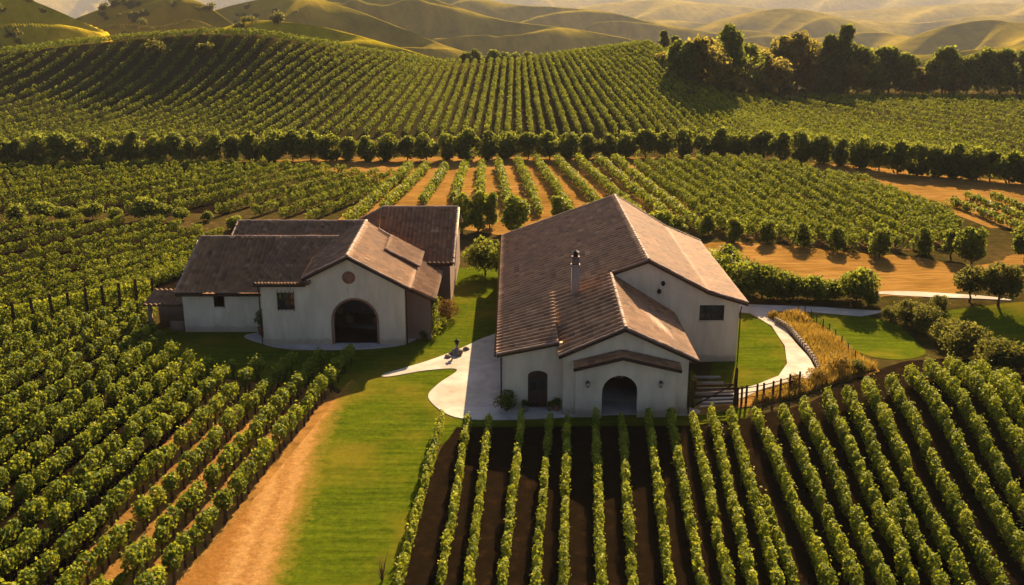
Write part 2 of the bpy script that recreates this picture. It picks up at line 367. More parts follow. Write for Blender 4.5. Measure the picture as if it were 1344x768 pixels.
def catmull(P, n=6, closed=True):
    P = np.array(P, float); k = len(P); out = []
    for i in range(k if closed else k - 1):
        p0, p1, p2, p3 = (P[(i - 1) % k], P[i], P[(i + 1) % k], P[(i + 2) % k]) if closed else (P[max(i - 1, 0)], P[i], P[i + 1], P[min(i + 2, k - 1)])
        for j in range(n):
            t = j / n
            out.append(0.5 * (2 * p1 + (p2 - p0) * t + (2 * p0 - 5 * p1 + 4 * p2 - p3) * t * t + (3 * p1 - p0 - 3 * p2 + p3) * t ** 3))
    if not closed: out.append(P[-1])
    return np.array(out)
def sheet(name, pts, mat, dz, step=1.6, smooth=True, thick=0.0, rag=0.0):
    W = np.array([at(*p)[:2] for p in pts])
    if smooth: W = catmull(W, 5)
    if rag:
        out = []
        for a, b in zip(W, np.roll(W, -1, 0)):
            k = int(min(40, max(1, np.linalg.norm(b - a) / 0.45)))
            for t in np.arange(k) / k: out.append(a + (b - a) * t)
        W = np.array(out)
        W = W + rag * np.column_stack([fbm(W[:, 0] * 0.9, W[:, 1] * 0.9, 3) - 0.44, fbm(W[:, 0] * 0.9 + 31, W[:, 1] * 0.9 + 9, 3) - 0.44]) * 2
    bm = bmesh.new()
    vs = [bm.verts.new((x, y, 0)) for x, y in W]
    es = [bm.edges.new((vs[i], vs[(i + 1) % len(vs)])) for i in range(len(vs))]
    bmesh.ops.triangle_fill(bm, edges=es, use_beauty=True, normal=(0, 0, 1))
    for ax in (0, 1):
        lo, hi = W[:, ax].min(), W[:, ax].max()
        for c in np.arange(lo + step / 2, hi, step):
            pl = [0, 0, 0]; pl[ax] = c; nn = [0, 0, 0]; nn[ax] = 1
            bmesh.ops.bisect_plane(bm, geom=bm.verts[:] + bm.edges[:] + bm.faces[:], plane_co=pl, plane_no=nn)
    for f in bm.faces:
        if f.normal.z < 0: f.normal_flip()
    for v in bm.verts: v.co.z = tz(v.co.x, v.co.y) + dz
    if thick:
        bd = [e for e in bm.edges if e.is_boundary]
        r = bmesh.ops.extrude_edge_only(bm, edges=bd)
        for v in r['geom']:
            if isinstance(v, bmesh.types.BMVert): v.co.z -= thick
    me = bpy.data.meshes.new(name); bm.to_mesh(me); bm.free()
    me.materials.append(MATS[mat])
    o = bpy.data.objects.new(name, me); COL.objects.link(o)
    return struct(o)

sheet('lawn', [(322, 820), (362, 700), (390, 640), (412, 585), (436, 545), (455, 516), (430, 505), (330, 500), (235, 488), (165, 470), (150, 452), (200, 436), (245, 425),
               (420, 405), (570, 385), (598, 352), (640, 350), (690, 360), (760, 420), (905, 480), (918, 538), (985, 536), (985, 549), (905, 560), (600, 562), (575, 590), (548, 660), (512, 800)], 'lawn_grass', 0.03, smooth=False, rag=0.5)
sheet('lawn', [(930, 500), (950, 400), (985, 414), (1012, 430), (1028, 455), (1031, 478), (1020, 494), (990, 506), (955, 512), (915, 530), (905, 500)], 'lawn_grass', 0.03)
sheet('lawn', [(1050, 412), (1090, 408), (1150, 418), (1185, 432), (1215, 462), (1190, 472), (1150, 470), (1118, 458), (1085, 430)], 'lawn_grass', 0.04)
sheet('lawn', [(1235, 412), (1290, 402), (1400, 396), (1500, 420), (1440, 470), (1330, 452), (1270, 430)], 'lawn_grass', 0.04)
sheet('soil', [(520, 800), (552, 660), (578, 590), (600, 561), (905, 559), (985, 548), (1060, 530), (1140, 490), (1190, 474), (1250, 470), (1330, 480), (1480, 540), (1700, 900), (1200, 1000)], 'row_shade_soil', 0.03, smooth=False)
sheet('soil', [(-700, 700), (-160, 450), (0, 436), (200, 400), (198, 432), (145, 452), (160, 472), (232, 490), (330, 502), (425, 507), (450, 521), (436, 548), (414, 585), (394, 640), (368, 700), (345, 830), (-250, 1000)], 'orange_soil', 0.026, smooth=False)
sheet('soil', [(-700, 700), (-160, 450), (0, 436), (200, 400), (198, 432), (145, 452), (160, 472), (232, 490), (290, 500), (200, 600), (60, 800), (-250, 1000)], 'row_shade_soil', 0.06, smooth=False)
LEDGE = np.array([at(*q)[:2] for q in [(300, 900), (338, 800), (366, 712), (392, 645), (406, 590), (424, 550), (443, 520), (462, 500)]])
tro = sheet('track', [(170, 830), (425, 830), (432, 740), (440, 660), (452, 600), (470, 552), (478, 512), (462, 498), (452, 508), (420, 552), (380, 600), (330, 660), (270, 730)], 'track_blend', 0.062, step=0.5, smooth=False)
me = tro.data; VV = np.zeros(len(me.vertices) * 3); me.vertices.foreach_get('co', VV); VV = VV.reshape(-1, 3)
dd = np.interp(VV[:, 1], LEDGE[:, 1], LEDGE[:, 0]) - VV[:, 0]
at_ = me.attributes.new('across', 'FLOAT', 'POINT'); at_.data.foreach_set('value', (dd * 0.1 + 0.4).astype(np.float32))
sheet('hillside', [(-400, 200), (-60, 192), (250, 188), (420, 184), (600, 182), (640, 140), (600, 96), (520, 90), (440, 78), (345, 58), (270, 58), (170, 64), (60, 78), (-100, 92), (-400, 100)], 'hill_soil', 0.05, step=4, smooth=False)
sheet('hillside', [(600, 182), (900, 184), (1060, 192), (1440, 222), (1480, 128), (1040, 127), (950, 118), (900, 92), (850, 70), (770, 80), (690, 92), (600, 96)], 'hill_soil', 0.07, step=4, smooth=False)
sheet('soil', [(-120, 318), (60, 292), (215, 294), (292, 310), (276, 350), (240, 372), (200, 396), (0, 432), (-160, 446), (-400, 420)], 'row_shade_soil', 0.05, step=3, smooth=False)
sheet('soil', [(-150, 222), (60, 213), (240, 213), (330, 219), (300, 282), (130, 279), (-70, 281), (-300, 290)], 'row_shade_soil', 0.05, step=3, smooth=False)
sheet('soil', [(965, 312), (1100, 326), (1205, 330), (1250, 318), (1240, 290), (1120, 244), (1060, 231), (985, 217), (900, 216), (850, 224)], 'field_soil', 0.06, step=3, smooth=False)
sheet('stubble_field', [(880, 330), (960, 318), (1100, 330), (1200, 338), (1290, 348), (1360, 322), (1420, 330), (1400, 360), (1260, 384), (1140, 388), (1010, 380), (920, 360)], 'stubble', 0.04, step=3, rag=0.8)
sheet('dry_field', [(300, 212), (480, 206), (640, 206), (900, 206), (1100, 216), (1360, 240), (1420, 300), (1300, 300), (1220, 270), (1100, 238), (930, 218), (890, 300), (930, 345), (800, 330), (600, 300), (430, 300), (500, 240), (400, 222)], 'stubble', 0.03, step=3, smooth=False)
PATH = [(504, 492), (560, 475), (605, 458), (636, 444), (665, 440), (700, 480), (760, 520), (905, 536), (905, 546), (820, 545), (740, 549), (670, 552), (612, 551), (582, 542), (562, 522), (575, 505), (600, 486), (560, 487), (512, 495)]
sheet('path', PATH, 'concrete', 0.08, thick=0.12)
sheet('path', [(925, 398), (1000, 401), (1080, 404), (1165, 409), (1130, 416), (1060, 410), (1012, 409), (1010, 418), (1030, 432), (1044, 450), (1062, 470), (1071, 488), (1058, 497), (1030, 503), (1000, 512), (965, 528),
               (918, 536), (922, 524), (960, 516), (995, 505), (1022, 494), (1033, 478), (1030, 455), (1013, 429), (985, 412), (940, 408)], 'concrete', 0.08, thick=0.12, smooth=False)
sheet('path', [(1140, 385), (1190, 383), (1260, 387), (1330, 395), (1260, 392), (1190, 389)], 'concrete', 0.08, thick=0.1)
sheet('terrace', [(325, 440), (345, 452), (380, 459), (450, 460), (505, 457), (535, 451), (540, 440), (430, 430)], 'concrete', 0.09, thick=0.12)
sheet('wild_verge', [(1004, 416), (1050, 416), (1085, 436), (1120, 466), (1150, 486), (1100, 504), (1040, 524), (985, 534), (920, 545), (915, 532), (1000, 514), (1062, 500), (1074, 488), (1062, 468), (1040, 440)], 'stubble', 0.05, rag=0.6)

# ------------------------------------------------------------------ far hills
def hill_range(crest, D, w, base, freq, skew, seed, spur=0.62, mat='hill_grass'):
    cx = np.array([c[0] for c in crest], float); cy = np.array([c[1] for c in crest], float)
    px = np.linspace(cx[0], cx[-1], 300)
    W = catmull(np.stack([cx, cy], 1), 12, closed=False)
    py = np.interp(px, W[:, 0], W[:, 1])
    s = np.concatenate([np.linspace(-1, 0, 130), np.linspace(0, 1, 24)[1:]])
    V = np.zeros((len(s), len(px), 3))
    uz = np.array([on_ray(x, y, D) for x, y in zip(px, py)])
    for i, sv in enumerate(s):
        Y = D + sv * w
        X = uz[:, 0] / D * Y * 0.5 + uz[:, 0] * 0.5
        a = abs(sv)
        q = px / 1344 * freq + skew * a + seed
        ph = 2 * math.pi * (q + 0.7 * vnoise(q * 0.8, np.full_like(q, seed + a * 1.2)))
        r = 1 - (0.5 + 0.5 * np.cos(ph)) ** 0.6
        r = 0.8 * r + 0.2 * (1 - (0.5 + 0.5 * np.cos(2.3 * ph + 1)) ** 0.6)
        r2 = fbm(px / 70.0 + seed, np.full_like(px, a * 2.2 + seed), 3)
        se = np.clip(a * (1.0 + spur * (0.55 - r) + 0.5 * (0.47 - r2)), 0, 1)
        f = np.cos(se * math.pi / 2) ** 2 * 0.55 + (1 - se) ** 1.6 * 0.45
        z0_ = 0.30 * (r - 0.5) * 4 * se * (1 - se)
        f = f + z0_
        edge = sstep(0, 0.06, (px - px[0]) / (px[-1] - px[0])) * sstep(0, 0.06, (px[-1] - px) / (px[-1] - px[0]))
        z = base + (uz[:, 2] - base) * f
        z = base - 4 + (z - base + 4) * edge
        V[i] = np.stack([X, np.full_like(X, Y), z], -1)
    mb = MB(); n = len(px)
    ii, jj = np.meshgrid(np.arange(len(s) - 1), np.arange(n - 1), indexing='ij'); a = (ii * n + jj).ravel()
    mb.quads(V.reshape(-1, 3), np.stack([a, a + 1, a + n + 1, a + n], 1))
    return struct(mb.build('hills', mat, smooth=True))
hill_range([(-700, 60), (-400, 0), (-150, -30), (0, -12), (60, 8), (110, 30), (155, 50), (190, 80)], 470, 85, -50, 8, 1.6, 3.1, 1.3, 'sunlit_golden_grass')
hill_range([(120, 92), (250, 50), (330, 28), (400, 32), (460, 44), (530, 64), (590, 84), (640, 110)], 430, 80, -34, 7, 1.4, 7.7, 0.9, 'sunlit_golden_grass')
hill_range([(20, 60), (110, 20), (200, -8), (260, 2), (310, 34), (350, 58), (400, 90)], 640, 110, -60, 8, 1.7, 1.9, 1.3)
hill_range([(150, 70), (260, 20), (380, -6), (450, 8), (520, 34), (580, 58), (660, 84), (720, 110)], 820, 150, -75, 9, 1.7, 5.2, 1.4)
hill_range([(300, 60), (420, -20), (530, -14), (590, 6), (660, 26), (740, 36), (800, 46), (850, 58), (930, 90)], 1250, 270, -105, 10, 1.7, 2.6, 1.4)
hill_range([(360, 0), (480, -38), (600, -14), (660, 4), (740, 10), (800, 16), (860, 30), (930, 42), (1010, 60), (1090, 95)], 1900, 420, -150, 10, 1.7, 4.4, 1.3)
hill_range([(840, 90), (900, 44), (960, 22), (1030, 11), (1090, 20), (1150, 38), (1230, 60), (1320, 100)], 2500, 620, -130, 7, 1.0, 8.3, 0.7)
hill_range([(1080, 110), (1160, 66), (1220, 40), (1290, 26), (1344, 30), (1480, 34), (1700, 80)], 1500, 340, -120, 7, 1.0, 6.1, 0.8)
hill_range([(640, 40), (760, 10), (860, 0), (950, 6), (1060, 16), (1180, 10), (1300, 4), (1420, 8), (1600, 20), (1800, 70)], 4300, 1400, -220, 9, 1.0, 9.1, 0.8)
hill_range([(-900, 60), (-600, -20), (-200, -40), (100, -30), (400, -30), (700, -14), (900, -6), (1100, -10), (1344, -4), (1700, -6), (2100, 50)], 6200, 1500, -320, 12, 1.0, 11.5, 0.7)

hill_range([(690, 100), (800, 74), (900, 56), (960, 52), (1030, 66), (1110, 58), (1200, 72), (1290, 64), (1400, 54), (1500, 62), (1650, 100)], 900, 240, -75, 8, 1.2, 12.3, 0.9)
hill_range([(720, 90), (820, 64), (900, 48), (980, 40), (1060, 50), (1150, 42), (1240, 54), (1330, 44), (1440, 48), (1650, 90)], 1950, 460, -150, 9, 1.2, 14.3, 0.9)
hill_range([(600, 60), (760, 34), (860, 26), (960, 32), (1080, 24), (1200, 30), (1300, 20), (1450, 26), (1700, 70)], 3200, 800, -240, 9, 1.2, 17.3, 0.9)
# ------------------------------------------------------------------ haze
hm = bpy.data.materials.new('haze'); hm.use_nodes = True
for n in list(hm.node_tree.nodes):
    if n.type == 'BSDF_PRINCIPLED': hm.node_tree.nodes.remove(n)
pv = hm.node_tree.nodes.new('ShaderNodeVolumePrincipled')
pv.inputs['Color'].default_value = (0.66, 0.66, 0.72, 1); pv.inputs['Density'].default_value = 0.000064; pv.inputs['Anisotropy'].default_value = 0.1
hm.node_tree.links.new(pv.outputs[0], hm.node_tree.nodes['Material Output'].inputs['Volume'])
mbh = MB(); mbh.box((0, 3700, -80), (12800, 8200, 640))
MATS['haze'] = hm
struct(mbh.build('haze', 'haze'), 'stuff')

# ------------------------------------------------------------------ vine rows
def unit(n):
    v = rng.normal(size=(n, 3)); return v / np.linalg.norm(v, axis=1)[:, None]
def row_mesh(p0, p1, sp, hw, hgt, leaf, per, low=0.12, curve=0.0, shoots=0.05, bright=0.0):
    p0 = np.array(p0[:2], float); p1 = np.array(p1[:2], float)
    L = np.linalg.norm(p1 - p0); n = max(2, int(L / sp))
    d = (p1 - p0) / L; nr = np.array([-d[1], d[0]])
    t = (np.arange(n) + 0.5) / n
    c = p0 + t[:, None] * (p1 - p0) + rng.normal(size=(n, 1)) * d * sp * 0.24 + nr * (rng.normal(size=(n, 1)) * hw * 0.13 + curve * (4 * t * (1 - t))[:, None])
    sc = np.clip(rng.normal(1.0, 0.10, n), 0.62, 1.25)
    sc[rng.random(n) < 0.05] *= 0.55
    k = np.repeat(np.arange(n), per); m = len(k)
    e = unit(m); e[:, 2] = np.where(rng.random(m) < 0.25, np.abs(e[:, 2]), e[:, 2])
    rr = 0.55 + 0.45 * np.sqrt(rng.random(m)); rr += (rng.random(m) < shoots) * rng.random(m) * 0.5
    H = (hgt - low) / 2
    lx = e[:, 0] * rr * sp * 0.66; ly = e[:, 1] * rr * hw * sc[k]; lz = low + H * sc[k] + e[:, 2] * rr * H * sc[k]
    XY = c[k] + lx[:, None] * d + ly[:, None] * nr
    Z = terrain(XY[:, 0], XY[:, 1]) + np.maximum(lz, 0.03)
    C = np.column_stack([XY, Z])
    En = e[:, :1] * np.append(d, 0) * 0.6 + e[:, 1:2] * np.append(nr, 0) + e[:, 2:] * np.array([0, 0, 1.0])
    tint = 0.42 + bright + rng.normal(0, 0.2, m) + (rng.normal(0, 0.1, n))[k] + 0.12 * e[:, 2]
    mb = MB()
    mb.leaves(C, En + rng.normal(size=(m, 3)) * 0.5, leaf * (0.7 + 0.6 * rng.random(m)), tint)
    return mb, c
NROW = [0]
def make_row(A, B, label, group, mat, trunks=False, post=False, **kw):
    p0 = at(*A) if len(A) == 2 else np.array(A); p1 = at(*B) if len(B) == 2 else np.array(B)
    mb, c = row_mesh(p0, p1, **kw)
    loc = (p0[0], p0[1], tz(p0[0], p0[1]))
    NROW[0] += 1
    if not trunks:
        return tag(mb.build('trellised_vine', mat, loc=loc), label, 'vine row', group)
    t = thing('trellised_vine', label, 'vine row', loc, group)
    mb.build('foliage', mat, t, loc)
    for x, y in c[:100]:
        z = tz(x, y); g = MB(); j = rng.normal(size=(4, 2)) * 0.04
        hh = kw['low'] + 0.45
        g.tube([(x, y, z - 0.1), (x + j[1, 0], y + j[1, 1], z + hh * 0.35), (x + j[2, 0], y + j[2, 1], z + hh * 0.7), (x + j[3, 0] * 2, y + j[3, 1] * 2, z + hh)], [0.10, 0.075, 0.065, 0.04], 6)
        g.tube([(x + j[2, 0], y + j[2, 1], z + hh * 0.7), (x + 0.3, y + 0.25, z + hh * 1.15)], [0.045, 0.02], 5)
        g.build('trunk', 'bark', t, loc)
    return t
def fan(controls, n, where, group, mat, order='from the left', ext=0.0, **kw):
    """rows between interpolated pairs of ground points"""
    Cn = [(at(*a)[:2], at(*b)[:2]) for a, b in controls]
    q = np.linspace(0, len(Cn) - 1, n)
    for i, v in enumerate(q):
        k = min(int(v), len(Cn) - 2); f = v - k
        a = Cn[k][0] * (1 - f) + Cn[k + 1][0] * f; b = Cn[k][1] * (1 - f) + Cn[k + 1][1] * f
        b = b + (b - a) / np.linalg.norm(a - b) * ext
        lab = f'{where}, {ordinal(i + 1)} {order}'
        make_row((a[0], a[1], 0), (b[0], b[1], 0), lab, group, mat, **kw)

# foreground block before the large house
F1 = [((586, 541), (527, 768)), ((618, 545), (581, 768)), ((645, 547), (617, 768)), ((687, 544), (661, 768)), ((723, 545), (704, 768)), ((745, 541), (739, 768)),
      ((780, 541), (788, 768)), ((814, 541), (829, 768)), ((848, 539), (876, 768)), ((875, 539), (917, 768)), ((904, 539), (951, 768)), ((929, 540), (982, 768)),
      ((953, 539), (1014, 768)), ((981, 536), (1079, 768)), ((1016, 534), (1114, 768)), ((1044, 528), (1151, 768)), ((1074, 520), (1189, 768)),
      ((1099, 511), (1222, 768)), ((1127, 504), (1256, 768)), ((1154, 495), (1299, 768)), ((1178, 485), (1346, 755)), ((1203, 478), (1348, 700)), ((1228, 475), (1350, 640)),
      ((1254, 479), (1352, 590)), ((1290, 488), (1356, 556)), ((1322, 498), (1360, 528)), ((1352, 508), (1390, 536))]
for i, (b_, a_) in enumerate(F1):
    right = i >= 13
    b_ = (b_[0] + (a_[0] - b_[0]) * 18 / (a_[1] - b_[1]), b_[1] + 18)      # the measured points are the row tops
    A = at(a_[0] + (a_[0] - b_[0]) * 0.12, a_[1] + (a_[1] - b_[1]) * 0.12)
    lab = f'vine row in the foreground block before the large house, {ordinal(i + 1)} from the left'
    make_row(tuple(A), b_, lab, 'vine rows before the large house', 'vine_leaf', sp=0.8, hw=0.24 + 0.006 * i, hgt=1.55 + (0.15 if right else 0), leaf=0.17, per=190 + (60 if right else 0), low=0.15, shoots=0.09, bright=0.16 if i < 14 else 0.08)
make_row((1042, 790), (1003, 668), 'short vine row wedged between two longer rows in the foreground block', 'vine rows before the large house', 'vine_leaf', sp=0.85, hw=0.3, hgt=1.3, leaf=0.17, per=190, low=0.15)
make_row((1195, 790), (1166, 682), 'short vine row between longer rows at the bottom right of the foreground block', 'vine rows before the large house', 'vine_leaf', sp=0.85, hw=0.3, hgt=1.3, leaf=0.17, per=190, low=0.15)

# lower left block: parallel rows
bd = math.atan(178 / 1319.0 * CP); D2 = np.array([math.sin(bd), math.cos(bd)]); N2 = np.array([-D2[1], D2[0]])
o2 = at(462, 480)[:2]
BND = np.array([at(*p)[:2] for p in [(470, 474), (430, 488), (395, 489), (360, 496), (290, 496), (238, 482), (205, 452), (203, 405), (100, 422), (0, 438), (-160, 455), (-500, 500)]])
bl = (BND - o2) @ N2; bf = (BND - o2) @ D2
for k in range(27):
    off = 2.15 * k + 0.012 * k * k
    far = np.interp(off, bl, bf) if k else 0
    c0 = o2 + N2 * off
    # near end: bottom or left frame edge
    nearest = -46.0
    for s in np.arange(far - 4, -50, -0.5):
        q = c0 + D2 * s
        dep = q[1] * CP + CAM_H * SP
        if 672 + FPX * q[0] / dep < -60 or q[1] < 42: nearest = s; break
    if nearest > far - 5: continue
    A = c0 + D2 * nearest; B = c0 + D2 * far
    lab = f'vine row in the lower left block beside the dirt track, {ordinal(k + 1)} from the right'
    big = k < 9
    make_row((A[0], A[1], 0), (B[0], B[1], 0), lab, 'vine rows in the lower left block', 'vine_leaf', trunks=k < 5, sp=1.1 if big else 0.85, hw=0.46 if big else 0.40, hgt=(2.15 if k == 0 else 2.0) if k < 5 else 1.7,
             leaf=0.22, per=300 if big else 170, low=(0.85 if k == 0 else 0.65) if k < 5 else 0.2, shoots=0.1)
# left block behind the trellis, and the one above it
fan([((-70, 322), (60, 294)), ((-70, 372), (215, 296)), ((-70, 415), (292, 312)), ((20, 424), (275, 345)), ((150, 398), (240, 364))], 13,
    'vine row in the left block above the trellis posts', 'vine rows left of the small house', 'far_vine_leaf', 'from the back', sp=0.85, hw=0.5, hgt=1.6, leaf=0.25, per=90, bright=0.08)
fan([((-70, 226), (60, 214)), ((-70, 250), (240, 214)), ((-70, 282), (340, 220)), ((130, 280), (420, 224)), ((300, 284), (480, 232)), ((405, 292), (535, 236))], 15,
    'vine row in the upper left block above the hedge of bushes', 'vine rows in the upper left block', 'far_vine_leaf', 'from the back', sp=1.0, hw=0.5, hgt=1.8, leaf=0.32, per=80, bright=0.08)
# centre fan behind the houses
fan([((455, 300), (540, 224)), ((512, 280), (566, 224)), ((578, 268), (597, 224)), ((618, 270), (625, 222)), ((664, 285), (652, 220)), ((712, 285), (682, 217)), ((762, 285), (712, 216)), ((822, 290), (745, 215)), ((880, 302), (778, 214)), ((925, 312), (806, 215))], 12,
    'vine row in the centre fan between sunlit dirt strips', 'vine rows behind the two houses', 'vine_leaf', sp=1.1, hw=0.75, hgt=2.0, leaf=0.34, per=105)
# right middle block
fan([((962, 314), (835, 222)), ((1006, 316), (862, 220)), ((1052, 321), (890, 217)), ((1099, 328), (920, 215)), ((1153, 334), (952, 215)), ((1210, 331), (985, 216)), ((1252, 322), (1022, 221)), ((1262, 306), (1062, 230)), ((1250, 292), (1120, 242))], 15,
    'vine row in the right middle block over the stubble field', 'vine rows in the right middle block', 'far_vine_leaf', sp=1.1, hw=0.7, hgt=2.2, leaf=0.34, per=105)
fan([((1365, 318), (1245, 268)), ((1370, 306), (1270, 262)), ((1380, 292), (1300, 262))], 3, 'thin vine row along the right edge beyond the dirt strip', 'vine rows by the right edge', 'vine_leaf', 'from the front', sp=1.4, hw=0.6, hgt=1.5, leaf=0.36, per=100)
# back hillside
fan([((-130, 112), (-30, 78)), ((-70, 130), (60, 70)), ((-70, 165), (150, 64)), ((-60, 190), (215, 66)), ((60, 188), (300, 60)), ((150, 186), (380, 62)), ((250, 184), (430, 72)), ((330, 182), (480, 80)), ((420, 180), (525, 86)), ((490, 178), (556, 90)), ((550, 178), (590, 92))], 36,
    'vine row on the shaded left side of the back hill', 'vine rows on the left of the back hill', 'far_vine_leaf', ext=16, sp=1.25, hw=0.62, hgt=1.9, leaf=0.42, per=46, bright=0.1)
fan([((565, 178), (600, 91)), ((620, 178), (640, 90)), ((672, 178), (675, 89)), ((730, 178), (705, 85)), ((790, 178), (735, 80)), ((850, 180), (765, 75)), ((905, 182), (790, 70)), ((960, 184), (818, 66)), ((1015, 186), (845, 63)), ((1070, 190), (880, 80)), ((1120, 194), (912, 100))], 38,
    'vine row running up the sunlit middle of the back hill', 'vine rows on the middle of the back hill', 'far_vine_leaf', ext=10, sp=1.25, hw=0.62, hgt=1.9, leaf=0.42, per=46, bright=0.1)
fan([((1170, 198), (925, 112)), ((1240, 205), (950, 120)), ((1320, 212), (975, 126)), ((1400, 218), (1000, 128)), ((1420, 198), (1045, 128)), ((1430, 180), (1090, 127)), ((1440, 164), (1140, 127)), ((1440, 150), (1200, 127)), ((1440, 138), (1280, 127))], 19,
    'vine row on the flat right side of the back hill', 'vine rows on the right of the back hill', 'far_vine_leaf', 'from the front', sp=1.25, hw=0.62, hgt=1.9, leaf=0.42, per=46, bright=0.1)

# ------------------------------------------------------------------ trees and shrubs
def crown(mb, cz0, cz1, rad, n, leaf, blobs=14, shape='egg', bs=0.42, seedtint=0.45):
    H = cz1 - cz0
    k = 0
    per = n // blobs
    for b in range(blobs):
        t = (b + 0.5) / blobs if shape == 'col' else rng.random() ** 0.9
        if shape == 'egg': prof = math.sin(math.pi * min(0.98, 0.12 + 0.80 * t)) ** 0.7
        elif shape == 'cone': prof = (1 - t) ** 0.8 * 0.95 + 0.08
        elif shape == 'ball': prof = math.sqrt(max(0.05, 1 - (2 * t - 1) ** 2))
        else: prof = 0.9 - 0.35 * abs(2 * t - 1)
        a = rng.random() * 6.283; q = rad * prof * (0.35 + 0.4 * rng.random())
        br = rad * bs * (0.75 + 0.5 * rng.random())
        c = np.array([math.cos(a) * q, math.sin(a) * q, cz0 + br * 0.7 + t * max(H - br * 1.5, 0.1)])
        e = unit(per); rr = (0.5 + 0.5 * np.sqrt(rng.random(per)) + (rng.random(per) < 0.08) * 0.25)[:, None]
        C = c + e * rr * br * np.array([1, 1, 0.9])
        C[:, 2] = np.maximum(C[:, 2], 0.04)
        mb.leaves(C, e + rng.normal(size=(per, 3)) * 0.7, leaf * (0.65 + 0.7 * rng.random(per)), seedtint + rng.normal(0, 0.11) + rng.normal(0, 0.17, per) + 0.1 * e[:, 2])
def trunk(mb, h, r, limbs=4, spread=0.8, top=None):
    top = top or h * 1.5
    j = rng.normal(size=(3, 2)) * r * 0.6
    P = [(0, 0, -0.15), (j[0, 0], j[0, 1], h * 0.5), (j[1, 0], j[1, 1], h), (j[1, 0] * 2, j[1, 1] * 2, h + (top - h) * 0.6)]
    mb.tube(P, [r * 1.25, r, r * 0.8, r * 0.3], 7)
    for i in range(limbs):
        a = i * 6.283 / limbs + rng.random(); q = spread * (0.7 + 0.5 * rng.random())
        mb.tube([P[2], (math.cos(a) * q * 0.5, math.sin(a) * q * 0.5, h + (top - h) * 0.3), (math.cos(a) * q, math.sin(a) * q, h + (top - h) * (0.55 + 0.3 * rng.random()))], [r * 0.6, r * 0.4, r * 0.15], 5)
def proto_tree(name, h, rad, th, n, leaf, mat, shape='egg', blobs=14, bs=0.42, tr=None, limbs=4):
    t = thing(name, 'tree', 'tree', (0, 0, 0))
    mb = MB(); crown(mb, th, h, rad, n, leaf, blobs, shape, bs)
    kid(mb.build('crown', mat, t), t)
    g = MB(); trunk(g, max(th, 0.25 * h) * 0.9, tr or h * 0.022, limbs, rad * 0.6, h * 0.8)
    kid(g.build('trunk', 'bark', t), t)
    t['_used'] = 0
    return t
def place(proto, p, s, label, cat, group=None, sz=None, name=None, rz=None):
    if not proto['_used']: o = proto; proto['_used'] = 1
    else: o = copy_tree(proto)
    o.location = (p[0], p[1], tz(p[0], p[1])); o.rotation_euler = (0, 0, rng.random() * 6.28 if rz is None else rz)
    o.scale = (s, s, sz or s)
    o['label'] = label; o['category'] = cat
    if group: o['group'] = group
    elif 'group' in o: del o['group']
    return o
# windbreak
WB = [proto_tree('windbreak_tree', 5.0, 2.2, 0.1, 2400, 0.46, 'tree_leaf', 'ball', 20, 0.5) for _ in range(6)]
WL = np.array([(-30, 216), (100, 215), (300, 212), (640, 210), (900, 207), (1000, 209), (1100, 217), (1200, 230), (1370, 245)], float)
x = -22.0; i = 0
WX = []
while x < 1362:
    WX.append(x); x += 23 + 5 * rng.random()
for i, x in enumerate(WX):
    p = at(x, np.interp(x, WL[:, 0], WL[:, 1]) + rng.normal() * 0.5)
    s = 0.92 + 0.28 * rng.random()
    place(WB[i % 6], p, s * 1.08, f'rounded dark green tree in the long windbreak below the back hill, {ordinal(i + 1)} from the left', 'tree', 'trees of the long windbreak', sz=s * (0.95 + 0.2 * rng.random()))
# hedge bushes between the left blocks
BU = [proto_tree('bush', 2.9, 1.9, 0.1, 1500, 0.36, 'tree_leaf', 'ball', 12, 0.5) for _ in range(4)]
hb = [(-15, 292, .8), (22, 290, .9), (58, 289, .95), (88, 291, .8), (122, 288, .9), (150, 290, .7), (190, 289, 1.15), (214, 287, .8), (238, 289, .65), (310, 302, .7), (272, 290, .5)]
for i, (x, y, s) in enumerate(hb):
    place(BU[i % 4], at(x, y), s, f'dark bush in the hedge between the two left vine blocks, {ordinal(i + 1)} from the left', 'bush', 'bushes between the left vine blocks')
# tall leafy row ends and shrub between the houses
TB = [proto_tree('tall_shrub', 5.2, 1.5, 0.2, 2600, 0.38, 'vine_leaf', 'col', 12, 0.62) for _ in range(3)]
for i, (x, y, s, w, lab) in enumerate([(607, 306, 1.05, .95, 'tall dense shrub just right of the small house rear roof'), (628, 304, 1.1, .9, 'tall dense shrub between the houses, middle of three upright ones'),
                                 (643, 300, 1.0, .8, 'tall dense shrub left of the broad yellowish bush'), (678, 306, 1.0, 1.25, 'broad yellowish bush behind the left roof edge of the large house'),
                                 (735, 292, .75, 1.0, 'shrub at a vine row end above the large house roof'), (868, 322, .9, 1.1, 'leafy shrub behind the ridge of the large house'), (885, 318, .7, 1.0, 'smaller shrub right behind the ridge of the large house'),
                                 (770, 300, .7, .9, 'low shrub at a row end left of the large roof peak')]):
    place(TB[i % 3], at(x, y), w, lab, 'shrub', sz=s)
RE = [proto_tree('row_end_bush', 3.4, 1.05, 0.1, 1700, 0.3, 'tree_leaf', 'col', 10, 0.75) for _ in range(3)]
for i, (x, y, s) in enumerate([(930, 308, .85), (964, 318, 1.0), (1007, 320, .95), (1051, 325, 1.0), (1098, 331, 1.0), (1154, 338, 1.1), (1209, 334, 1.05), (868, 300, .8)]):
    place(RE[i % 3], at(x, y), s, f'dark bushy end of a vine row above the stubble field, {ordinal(sorted([930, 964, 1007, 1051, 1098, 1154, 1209, 868]).index(x) + 1)} from the left', 'bush', 'bushy row ends above the stubble field')
RB = proto_tree('round_shrub', 4.6, 2.5, 0.15, 3200, 0.30, 'tree_leaf', 'ball', 20, 0.42)
